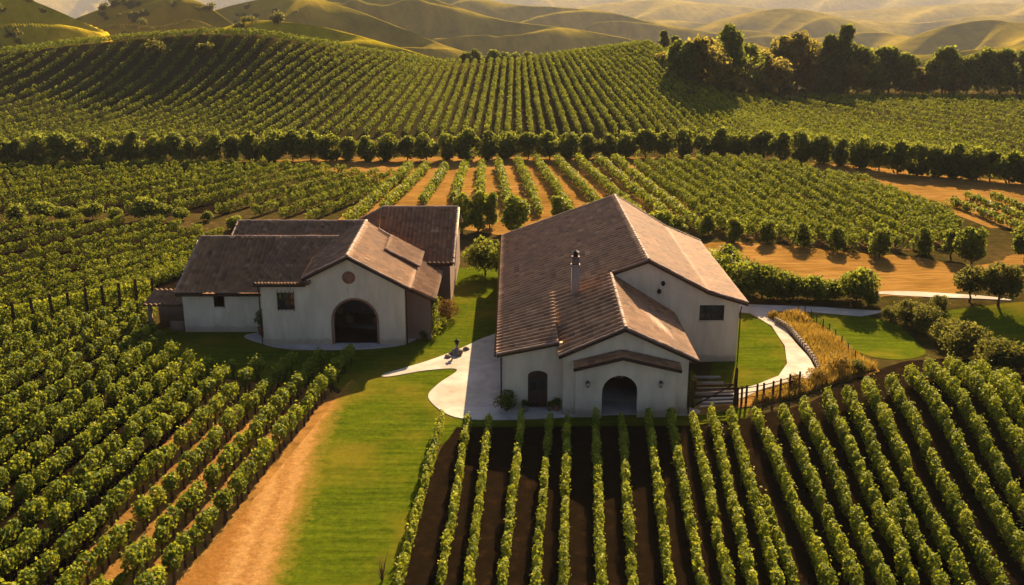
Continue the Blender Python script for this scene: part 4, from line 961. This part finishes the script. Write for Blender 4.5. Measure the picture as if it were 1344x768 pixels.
# ------------------------------------------------------------------ small house
H1 = thing('winery_house', 'smaller cream winery with round gable vent and wide arch, on the left', 'house', (-16, 86, 0))
h1 = attach(H1)
w = MB()
F0 = 86.0
panel(w, (0, F0, 0), (1, 0, 0), [(-22.4, 0), (-9.6, 0), (-9.6, 5.55), (-14.5, 8.2), (-18.4, 6.35), (-18.4, 5.85), (-22.4, 5.85)], [arch(-14.1, 3.9, 4.25, 0.02), rect(-20.2, 4.15, 1.45, 1.6)], 0.35, (0, 1, 0))
panel(w, (-22.4, F0 + 0.35, 0), (0, 1, 0), [(0, 0), (3.35, 0), (3.35, 6.2), (0, 5.8)], [], 0.3, (1, 0, 0))
panel(w, (0, 89.7, 0), (1, 0, 0), [(-30.7, 0), (-22.4, 0), (-22.4, 4.1), (-30.7, 3.95)], [rect(-27.3, 3.35, 1.0, 1.7)], 0.3, (0, 1, 0))
panel(w, (-30.7, 90.0, 0), (0, 1, 0), [(0, 0), (11.4, 0), (11.4, 4.0), (5.6, 7.5), (0, 4.0)], [], 0.3, (1, 0, 0))
panel(w, (-30.4, 101.4, 0), (1, 0, 0), [(0, 0), (16.4, 0), (16.4, 4.0), (0, 4.0)], [], 0.3, (0, -1, 0))
h1('wall', w, 'stucco')
bw = MB()
panel(bw, (-9.6, F0 + 0.35, 0), (0, 1, 0), [(0, 0), (11, 0), (11, 5.2), (0, 5.4)], [], 0.3, (-1, 0, 0))
panel(bw, (0, 87.6, 0), (1, 0, 0), [(-9.59, 0), (-7.4, 0), (-7.4, 4.0), (-9.59, 4.9)], [], 0.3, (0, 1, 0))
panel(bw, (-7.4, 87.9, 0), (0, 1, 0), [(0, 0), (9.4, 0), (9.4, 4.0), (0, 4.0)], [], 0.3, (-1, 0, 0))
panel(bw, (0, 97.3, 0), (1, 0, 0), [(-13.5, 0), (-6.2, 0), (-6.2, 4.9), (-13.5, 4.9)], [], 0.3, (0, 1, 0))
panel(bw, (-6.2, 97.6, 0), (0, 1, 0), [(0, 0), (18.4, 0), (18.4, 4.9), (9.2, 8.2), (0, 4.9)], [], 0.3, (-1, 0, 0))
panel(bw, (-13.5, 97.6, 0), (0, 1, 0), [(0, 0), (18.4, 0), (18.4, 4.9), (9.2, 8.2), (0, 4.9)], [], 0.3, (1, 0, 0))
panel(bw, (0, 116.0, 0), (1, 0, 0), [(-13.2, 0), (-6.5, 0), (-6.5, 4.9), (-13.2, 4.9)], [], 0.3, (0, -1, 0))
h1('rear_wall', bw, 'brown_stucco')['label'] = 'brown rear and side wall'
fl = MB(); fl.box((-14.3, F0 + 5, 0.03), (9.0, 9.2, 0.12)); h1('floor', fl, 'concrete')
iw = MB(); panel(iw, (0, F0 + 9.6, 0), (1, 0, 0), [(-19.0, 0), (-9.9, 0), (-9.9, 5.5), (-14.5, 8.3), (-19.0, 6.7)], [], 0.2, (0, 1, 0)); iw.box((-18.9, F0 + 5, 2.6), (0.2, 9, 5.2)); iw.box((-10.1, F0 + 5, 2.6), (0.2, 9, 5.2)); h1('interior_wall', iw, 'interior')
r = MB()
RY, RZ = 95.6, 7.8
# left part front slope (lower eave), front section slope, back slope
slope(r, (-31.2, 89.2, 3.95), (-22.3, 89.2, 3.95), (-22.3, RY, RZ), (-30.3, RY, RZ))
slope(r, (-22.9, F0 - 0.5, 5.9), (-18.0, F0 - 0.5, 5.9), (-15.2, RY, RZ), (-22.9, RY, RZ))
slope(r, (-8.0, 102.0, 3.9), (-31.2, 102.0, 3.9), (-30.3, RY, RZ), (-13.0, RY, RZ))
# front gable roof, ridge running back
slope(r, (-18.6, RY - 0.5, 7.2), (-18.6, F0 - 0.5, 6.4), (-14.5, F0 - 0.5, 8.42), (-14.5, 98.0, 8.9))
slope(r, (-9.0, F0 - 0.5, 5.42), (-9.0, 97.0, 5.6), (-14.5, 98.0, 8.9), (-14.5, F0 - 0.5, 8.42), amp=0.05)
# side lean-to and rear wing
slope(r, (-6.9, 87.1, 3.95), (-6.9, 97.2, 3.95), (-9.3, 97.2, 5.1), (-9.3, 87.1, 5.1))
slope(r, (-13.9, 96.8, 4.85), (-5.8, 96.8, 4.85), (-5.8, 106.8, 8.5), (-13.9, 106.8, 8.5))
slope(r, (-5.8, 116.6, 4.85), (-13.9, 116.6, 4.85), (-13.9, 106.8, 8.5), (-5.8, 106.8, 8.5))
# sloping left shoulder of the rear wing
slope(r, (-17.6, 99.5, 7.0), (-13.9, 97.0, 5.2), (-13.9, 106.8, 8.5), (-16.6, 105.2, 7.3))
# dormer-like dropped eave on the left
slope(r, (-27.4, 89.05, 4.02), (-22.35, 89.05, 4.02), (-22.35, 92.2, 6.0), (-26.2, 92.2, 6.0), amp=0.02)
ro = h1('roof', r, 'roof_tile')
c = MB()
rcap(h1, ro, (-30.3, RY, RZ + 0.05), (-15.0, RY, RZ + 0.05), 0.16); rcap(h1, ro, (-14.5, F0 - 0.55, 8.47), (-14.5, 98.0, 8.95), 0.17)
rcap(h1, ro, (-13.9, 106.8, 8.55), (-5.8, 106.8, 8.55), 0.16); rcap(h1, ro, (-18.6, F0 - 0.45, 6.44), (-14.5, F0 - 0.45, 8.46), 0.11); rcap(h1, ro, (-9.0, F0 - 0.45, 5.46), (-14.5, F0 - 0.45, 8.46), 0.11)
rcap(h1, ro, (-31.2, 89.2, 4.0), (-30.3, RY, RZ + 0.05), 0.14); rcap(h1, ro, (-5.85, 96.8, 4.9), (-5.85, 106.8, 8.54), 0.14); rcap(h1, ro, (-18.1, F0 - 0.5, 5.95), (-15.3, RY, RZ + 0.04), 0.12)
rcap(h1, ro, (-9.2, 87.2, 5.14), (-9.2, 97.2, 5.2), 0.12); rcap(h1, ro, (-16.6, 105.2, 7.35), (-13.9, 106.8, 8.55), 0.14); rcap(h1, ro, (-17.6, 99.5, 7.05), (-16.6, 105.2, 7.35), 0.14)

f = MB()
for a_, b_ in [((-18.6, F0 - 0.45, 6.2), (-14.5, F0 - 0.45, 8.22)), ((-9.0, F0 - 0.45, 5.24), (-14.5, F0 - 0.45, 8.22)), ((-22.9, F0 - 0.42, 5.72), (-18.3, F0 - 0.42, 5.72)), ((-31.2, 89.26, 3.78), (-22.4, 89.26, 3.78)),
               ((-6.95, 87.2, 3.78), (-6.95, 97.1, 3.78)), ((-9.3, 87.16, 4.9), (-6.9, 87.16, 3.76)), ((-22.82, F0 - 0.4, 5.72), (-22.82, 90, 6.4)), ((-13.8, 96.9, 4.66), (-5.9, 96.9, 4.66))]:
    f.beam(a_, b_, 0.1, 0.22)
h1('fascia', f, 'dark_wood')
lb = MB(); lb.box((-5.9, 101.8, 6.3), (0.12, 0.14, 0.2)); lb.beam((-5.72, 96.75, 4.75), (-5.72, 106.8, 8.4), 0.14, 0.26); h1('bargeboard', lb, 'stucco')
# round vent
v = MB(); v.lathe([(0.0, 0.06), (0.5, 0.06), (0.5, 0.02), (0.58, 0.05), (0.58, -0.02)], (0, 0, 0), 24)
for k in range(len(v.V)):
    q = v.V[k]; v.V[k] = np.stack([-14.5 + q[:, 0], F0 - q[:, 2], 6.35 + q[:, 1]], -1)
h1('vent', v, 'clay')
build_under(H1, lambda rt: window(rt, (0, F0, 0), (1, 0, 0), (0, 1, 0), -20.2, 4.15, 1.45, 1.6, 3, 2, grille=True))
build_under(H1, lambda rt: window(rt, (0, 89.7, 0), (1, 0, 0), (0, 1, 0), -27.3, 3.35, 1.0, 1.7, 2, 3))
s = MB(); outer = arch(-14.1, 4.3, 4.45, 0.02); inner = arch(-14.1, 3.9, 4.25, 0.02); n_ = len(outer)
V = [(a_, F0 - 0.03, z) for a_, z in outer] + [(a_, F0 - 0.03, z) for a_, z in inner] + [(a_, F0 + 0.3, z) for a_, z in inner]
s.quads(V, [(i, i + 1, n_ + i + 1, n_ + i) for i in range(1, n_ - 1)] + [(n_ - 1, 0, n_, 2 * n_ - 1)])
h1('arch_trim', s, 'clay')
# low side porch with tiled top
po = MB(); po.box((-32.4, 92.6, 1.3), (3.3, 0.2, 2.6)); poo = h1('side_porch', po, 'brown_stucco')
for nm, c_, d_ in [('pillar', (-33.9, 89.9, 1.25), (0.3, 0.3, 2.5)), ('low_wall', (-31.5, 90.0, 0.5), (1.3, 0.25, 1.0)), ('beam', (-32.4, 89.9, 2.62), (3.3, 0.3, 0.24))]:
    po = MB(); po.box(c_, d_); h1(nm, po, 'brown_stucco', poo)
pr = MB(); slope(pr, (-34.4, 89.4, 2.75), (-30.75, 89.4, 2.75), (-30.75, 92.8, 3.3), (-34.4, 92.8, 3.3)); h1('porch_roof', pr, 'roof_tile', poo)
dw = MB(); panel(dw, (-27.0, 96.1, 0), (0, 1, 0), [(0, 7.0), (4.4, 7.0), (2.3, 8.55)], [], 0.2, (1, 0, 0)); panel(dw, (-14.8, 96.1, 0), (0, 1, 0), [(0, 7.0), (4.4, 7.0), (2.3, 8.55)], [], 0.2, (-1, 0, 0)); dm = h1('raised_gable', dw, 'brown_stucco')
dr = MB(); slope(dr, (-27.4, 95.3, 7.72), (-14.4, 95.3, 7.72), (-14.4, 98.4, 8.75), (-27.4, 98.4, 8.75)); slope(dr, (-14.4, 101.2, 7.2), (-27.4, 101.2, 7.2), (-27.4, 98.4, 8.75), (-14.4, 98.4, 8.75)); h1('raised_roof', dr, 'roof_tile', dm)
rcap(h1, dm, (-27.4, 98.4, 8.8), (-14.4, 98.4, 8.8), 0.16); rcap(h1, dm, (-27.35, 95.3, 7.76), (-27.35, 98.4, 8.8), 0.12)
# stepped lower roof between the gable and the rear wing
lw = MB(); panel(lw, (-9.35, 92.4, 0), (0, 1, 0), [(0, 4.9), (4.6, 4.9), (4.6, 5.95), (0, 5.75)], [], 0.25, (-1, 0, 0)); st_ = h1('step_wall', lw, 'brown_stucco')
lr = MB(); slope(lr, (-8.7, 92.1, 5.75), (-8.7, 97.0, 5.95), (-12.0, 97.0, 7.75), (-12.0, 92.1, 7.45), amp=0.07); h1('step_roof', lr, 'roof_tile', st_)
rcap(h1, st_, (-8.75, 92.15, 5.8), (-12.0, 92.15, 7.5), 0.13)
lf = MB(); panel(lf, (0, 92.35, 0), (1, 0, 0), [(-12.0, 6.9), (-9.36, 5.3), (-9.0, 5.3), (-9.0, 5.72), (-12.0, 7.28)], [], 0.12, (0, 1, 0)); h1('step_front', lf, 'brown_stucco', st_)
rcap(h1, ro, (-13.2, 97.2, 8.3), (-9.2, 96.6, 5.9), 0.15)
for hh, x, y, z in [(h1, -22.55, 85.92, 5.6), (h1, -9.45, 85.92, 5.2), (h2, -0.82, 71.1, 4.3), (h2, 13.22, 69.9, 4.3), (h2, 19.42, 81.5, 5.1)]:
    g = MB(); g.tube([(x, y, 0.05), (x, y, z - 0.5), (x, y - 0.25, z)], 0.055, 7); hh('downpipe', g, 'dark_wood')
for hh, a_, b_ in [(h2, (-1.28, 71.0, 4.36), (-1.28, 109.5, 4.42)), (h2, (13.86, 69.8, 4.32), (13.86, 81.2, 4.32)), (h1, (-22.9, 85.36, 5.72), (-18.7, 85.36, 5.72)), (h1, (-31.0, 89.0, 3.78), (-23.2, 89.0, 3.78))]:
    g = MB(); g.tube([a_, b_], 0.075, 8); hh('gutter', g, 'dark_wood')
# barrels inside the arch
for i, (x, y, z) in enumerate([(-17.4, 92, 0.1), (-15.6, 92.4, 0.1), (-13.0, 92.2, 0.1), (-11.2, 92, 0.1), (-16.5, 92.2, 1.0), (-12.1, 92.1, 1.0)]):
    pos_w = ['far left', 'left of centre', 'right of centre', 'far right'][i] if i < 4 else ['left', 'right'][i - 4]
    t = thing('wine_barrel', (f'oak barrel lying on the floor inside the small house arch, {pos_w}' if i < 4 else f'oak barrel stacked on top, on the {pos_w}, inside the small house arch'), 'barrel', (x, y, z), 'barrels inside the arch')
    g = MB(); th = np.linspace(-0.5, 0.5, 9)
    P = [(a_ * 1.0, 0, 0.45) for a_ in th]; g.tube([(0, a_, 0.45) for a_ in th], [0.36, 0.40, 0.43, 0.445, 0.45, 0.445, 0.43, 0.40, 0.36], 16); g.build('body', 'barrel_oak', t)
    for a_ in (-0.42, -0.2, 0.2, 0.42):
        g = MB(); rr = 0.46 - 0.3 * a_ * a_; g.tube([(0, a_ - 0.03, 0.45), (0, a_ + 0.03, 0.45)], rr, 16, cap=False); g.build('hoop', 'iron', t)

# ------------------------------------------------------------------ small things
# potted plant
p = at(335, 447)
t = thing('potted_plant', 'dark leafy plant in a clay box pot at the corner of the small house', 'potted plant', (-22.95, 88.6, 0.03))
g = MB(); g.lathe([(0.0, 0.0), (0.55, 0.0), (0.62, 0.75), (0.68, 0.78), (0.68, 0.86), (0.56, 0.86), (0.54, 0.7), (0, 0.7)], (0, 0, 0), 4); g.build('pot', 'clay', t)
g = MB(); crown(g, 0.8, 2.5, 0.95, 700, 0.2, 12, 'ball', 0.45, 0.3); g.build('foliage', 'tree_leaf', t)
# stone lantern on its rock
p = at(600, 466)
rk = MB()
def rock(mb, c, r, seed, sq=0.7):
    n, k = 12, 8
    V = []
    for i in range(k + 1):
        ph = math.pi * i / k
        for j in range(n):
            th = 2 * math.pi * j / n
            d = np.array([math.sin(ph) * math.cos(th), math.sin(ph) * math.sin(th), math.cos(ph) * sq])
            V.append(np.array(c) + d * r * (0.75 + 0.5 * float(vnoise(d[0] * 1.7 + seed, d[1] * 1.7 + d[2] * 2 + seed))))
    mb.quads(V, [(i * n + j, i * n + (j + 1) % n, (i + 1) * n + (j + 1) % n, (i + 1) * n + j) for i in range(k) for j in range(n)])
rock(rk, (0, 0, 0.2), 0.55, 3.3); o = tag(rk.build('boulder', 'rock', None), 'brown boulder on the lawn edge carrying a stone lantern', 'boulder'); o.location = (p[0], p[1], 0.02)
t = thing('garden_lantern', 'small dark stone lantern standing on a boulder beside the forked path', 'lantern', (p[0], p[1], 0.54))
g = MB(); g.lathe([(0, 0), (0.28, 0), (0.22, 0.12), (0.12, 0.2), (0.12, 0.5), (0.25, 0.58), (0.25, 0.64), (0, 0.64)], (0, 0, 0), 10); g.build('pedestal', 'rock', t)
g = MB(); g.lathe([(0.2, 0.64), (0.22, 0.95), (0.4, 0.98), (0.15, 1.15), (0.05, 1.28), (0, 1.3)], (0, 0, 0), 8); g.build('lamp_house', 'iron', t)
t.scale = (0.75, 0.75, 0.75)
for i, (x, y, rr) in enumerate([(588, 470, .28), (612, 460, .3), (592, 466, .22)]):
    q = at(x, y); rk = MB(); rock(rk, (0, 0, 0.1), rr, 5 + i); o = tag(rk.build('stone', 'rock', None), ['small stone left of the boulder under the lantern', 'small stone right of the boulder under the lantern', 'smallest stone against the lantern boulder'][i], 'stone'); o.location = (q[0], q[1], 0.03)
# pots by the side door
for i, (x, y, s, mm) in enumerate([(1.0, 70.7, 0.8, 'rock'), (2.9, 70.75, 0.7, 'clay'), (3.35, 70.85, 0.85, 'clay')]):
    t = thing('plant_pot', ['grey pot with a small plant left of the arched side door', 'low clay pot with a plant right of the arched side door', 'taller clay pot in the wall corner right of the side door'][i], 'pot', (x, y, 0.08))
    g = MB(); g.lathe(np.array([(0, 0), (0.22, 0), (0.34, 0.3), (0.3, 0.52), (0.33, 0.58), (0.27, 0.58), (0.25, 0.48), (0, 0.48)]) * s, (0, 0, 0), 14); g.build('vessel', mm, t)
    g = MB(); crown(g, 0.45 * s, 1.15 * s, 0.42 * s, 260, 0.13, 8, 'ball', 0.5, 0.4); g.build('foliage', 'tree_leaf', t)

# gate and fences
ga, gb = at(909, 535), at(964, 533)
t = thing('wooden_gate', 'wide weathered bar gate between tall dark posts, right of the large house', 'gate', (ga[0], ga[1], 0))
off = np.array(t.location)
for q, hh in ((ga, 2.3), (gb, 3.2)):
    g = MB(); g.tube([(q[0], q[1], -0.2), (q[0], q[1], hh - 0.15), (q[0], q[1], hh)], [0.13, 0.12, 0.06], 8); g.build('post', 'dark_wood', t, off)
for k in range(6):
    g = MB(); z = 0.3 + 0.3 * k; g.beam((ga[0] + 0.14, ga[1], z), (gb[0] - 0.14, gb[1], z + 0.03), 0.05, 0.17 if k < 4 else 0.12); g.build('rail', 'grey_wood' if k in (0, 1, 3) else 'dark_wood', t, off)
g = MB(); g.beam((ga[0] + 0.2, ga[1] - 0.045, 0.25), (gb[0] - 0.2, gb[1] - 0.045, 1.85), 0.04, 0.12); g.build('brace', 'dark_wood', t, off)
# weathered steps behind the gate
for k in range(4):
    g = MB(); yy = ga[1] + 2.2 + 1.3 * k; g.beam((ga[0] + 0.3, yy, 0.12), (gb[0] + 0.1, yy, 0.12), 0.42, 0.18)
    o = tag(g.build('timber_step', 'grey_wood', loc=(ga[0], yy, 0.05)), f'pale timber sleeper across the lawn behind the gate, {ordinal(k + 1)} from the gate', 'sleeper', 'sleepers behind the gate')
def fence(name, label, pts, hgt, rails, pr=0.08, rr=0.03, mat='dark_wood', wire=False, extra=None):
    W = [at(*q) for q in pts]
    t = thing(name, label, 'fence', tuple(W[0])); off = np.array(W[0])
    for q in W:
        g = MB(); g.tube([(q[0], q[1], q[2] - 0.2), (q[0] + rng.normal() * 0.03, q[1], q[2] + hgt * (0.95 + 0.1 * rng.random()))], [pr, pr * 0.85], 7); g.build('post', mat, t, off)
    for f_ in rails:
        g = MB()
        for a_, b_ in zip(W[:-1], W[1:]):
            g.tube([a_ + np.array([0, 0, hgt * f_]), b_ + np.array([0, 0, hgt * f_])], rr, 5)
        g.build('wire' if wire else 'rail', 'iron' if wire else mat, t, off)
    return t, W, off
fence('rail_fence', 'dark post and rail fence from the gate to the curved path end', [(968, 532), (973, 531), (979, 530), (993, 528), (1002, 526), (1014, 523), (1024, 520), (1036, 516), (1048, 512)], 1.5, (0.35, 0.62, 0.88), 0.10, 0.035)
fence('wire_fence', 'thin wire fence on dark posts between the dry verge and the bright lawn', [(1048, 412), (1056, 415), (1064, 420), (1072, 425), (1080, 431), (1088, 438), (1096, 446), (1104, 455), (1112, 464), (1122, 474)], 1.0, (0.5, 0.9), 0.06, 0.008, wire=True)
t, Wt, off = fence('trellis_fence', 'row of dark trellis posts with climbing vine left of the small house', [(-12, 438), (20, 432), (45, 427), (70, 422), (92, 417), (115, 412), (137, 408), (158, 404), (180, 400), (202, 396)], 2.7, (0.5, 0.92), 0.17, 0.02, wire=True)
g = MB()
for a_, b_ in zip(Wt[:-1], Wt[1:]):
    n = 420; q = rng.random(n)[:, None]; C = a_ * (1 - q) + b_ * q + np.array([0, 0.25, 0]) + rng.normal(size=(n, 3)) * 0.14; C[:, 2] += rng.random(n) * 2.1 + 0.1
    g.leaves(C, rng.normal(size=(n, 3)) + np.array([0, 1, 0]), 0.26 * (0.7 + 0.6 * rng.random(n)), 0.65 + rng.normal(0, 0.2, n))
g.build('foliage', 'vine_leaf', t, off)
# low wall along the outer edge of the right path
pp = catmull(np.array([at(*q)[:2] for q in [(1018, 424), (1034, 434), (1047, 448), (1064, 468), (1075, 487), (1064, 499), (1045, 505)]]), 6, closed=False)
g = MB(); 
for a_, b_ in zip(pp[:-1], pp[1:]):
    g.beam((a_[0], a_[1], 0.22), (b_[0] + (b_[0] - a_[0]) * 0.05, b_[1] + (b_[1] - a_[1]) * 0.05, 0.22), 0.26, 0.62)
tag(g.build('retaining_wall', 'rock', loc=(pp[0][0], pp[0][1], 0)), 'low brown stone wall along the outer curve of the right path', 'wall')
# dead shrub
p = at(502, 764)
g = MB()
for k in range(26):
    a = rng.random() * 6.28; h_ = 0.5 + 1.0 * rng.random(); l_ = 0.45 * rng.random()
    P = [(0, 0, 0), (math.cos(a) * l_ * 0.4, math.sin(a) * l_ * 0.4, h_ * 0.5), (math.cos(a) * l_ + rng.normal() * .1, math.sin(a) * l_, h_)]
    g.tube(P, [0.025, 0.015, 0.005], 4)
g.tube([(0, 0, 0), (0.15, 0, 1.0), (0.42, 0, 2.2)], [0.03, 0.02, 0.006], 4)
tag(g.build('dead_shrub', 'barrel_oak', loc=(0, 0, 0)), 'leafless brown dead shrub on the shaded lawn at the bottom edge', 'shrub').location = p

# ------------------------------------------------------------------ dry grass
def tufts(name, poly, n, h, mat, label=None):
    W = np.array([at(*q)[:2] for q in poly]); lo, hi = W.min(0), W.max(0)
    P = lo + rng.random((n * 4, 2)) * (hi - lo)
    ins = np.zeros(len(P), bool); j = len(W) - 1
    for i in range(len(W)):
        xi, yi = W[i]; xj, yj = W[j]
        ins ^= ((yi > P[:, 1]) != (yj > P[:, 1])) & (P[:, 0] < (xj - xi) * (P[:, 1] - yi) / (yj - yi + 1e-12) + xi)
        j = i
    P = P[ins][:n]; m = len(P); Z = terrain(P[:, 0], P[:, 1])
    a = rng.random(m) * 6.28; ln = h * (0.5 + rng.random(m)); wd = 0.035 + 0.03 * rng.random(m)
    cl = fbm(P[:, 0] * 0.5, P[:, 1] * 0.5, 3); ln *= 0.5 + 1.1 * cl
    tip = np.column_stack([P[:, 0] + np.cos(a) * ln * 0.4, P[:, 1] + np.sin(a) * ln * 0.4, Z + ln])
    sd = np.column_stack([-np.sin(a) * wd, np.cos(a) * wd, np.zeros(m)])
    B = np.column_stack([P, Z])
    V = np.stack([B - sd, B + sd, tip], 1).reshape(-1, 3)
    mb = MB(); mb.quads(V, np.arange(3 * m).reshape(m, 3), 0.5 + rng.normal(0, 0.22, m) + (cl - 0.45))
    return struct(mb.build(name, mat), 'stuff')
tufts('dry_grass', [(1006, 416), (1046, 414), (1085, 436), (1122, 468), (1150, 486), (1100, 504), (1040, 524), (985, 532), (1000, 518), (1062, 502), (1078, 488), (1066, 466), (1044, 440)], 16000, 0.55, 'gold_leaf')
print('ROWS', NROW[0], 'OBJ', len(bpy.data.objects))
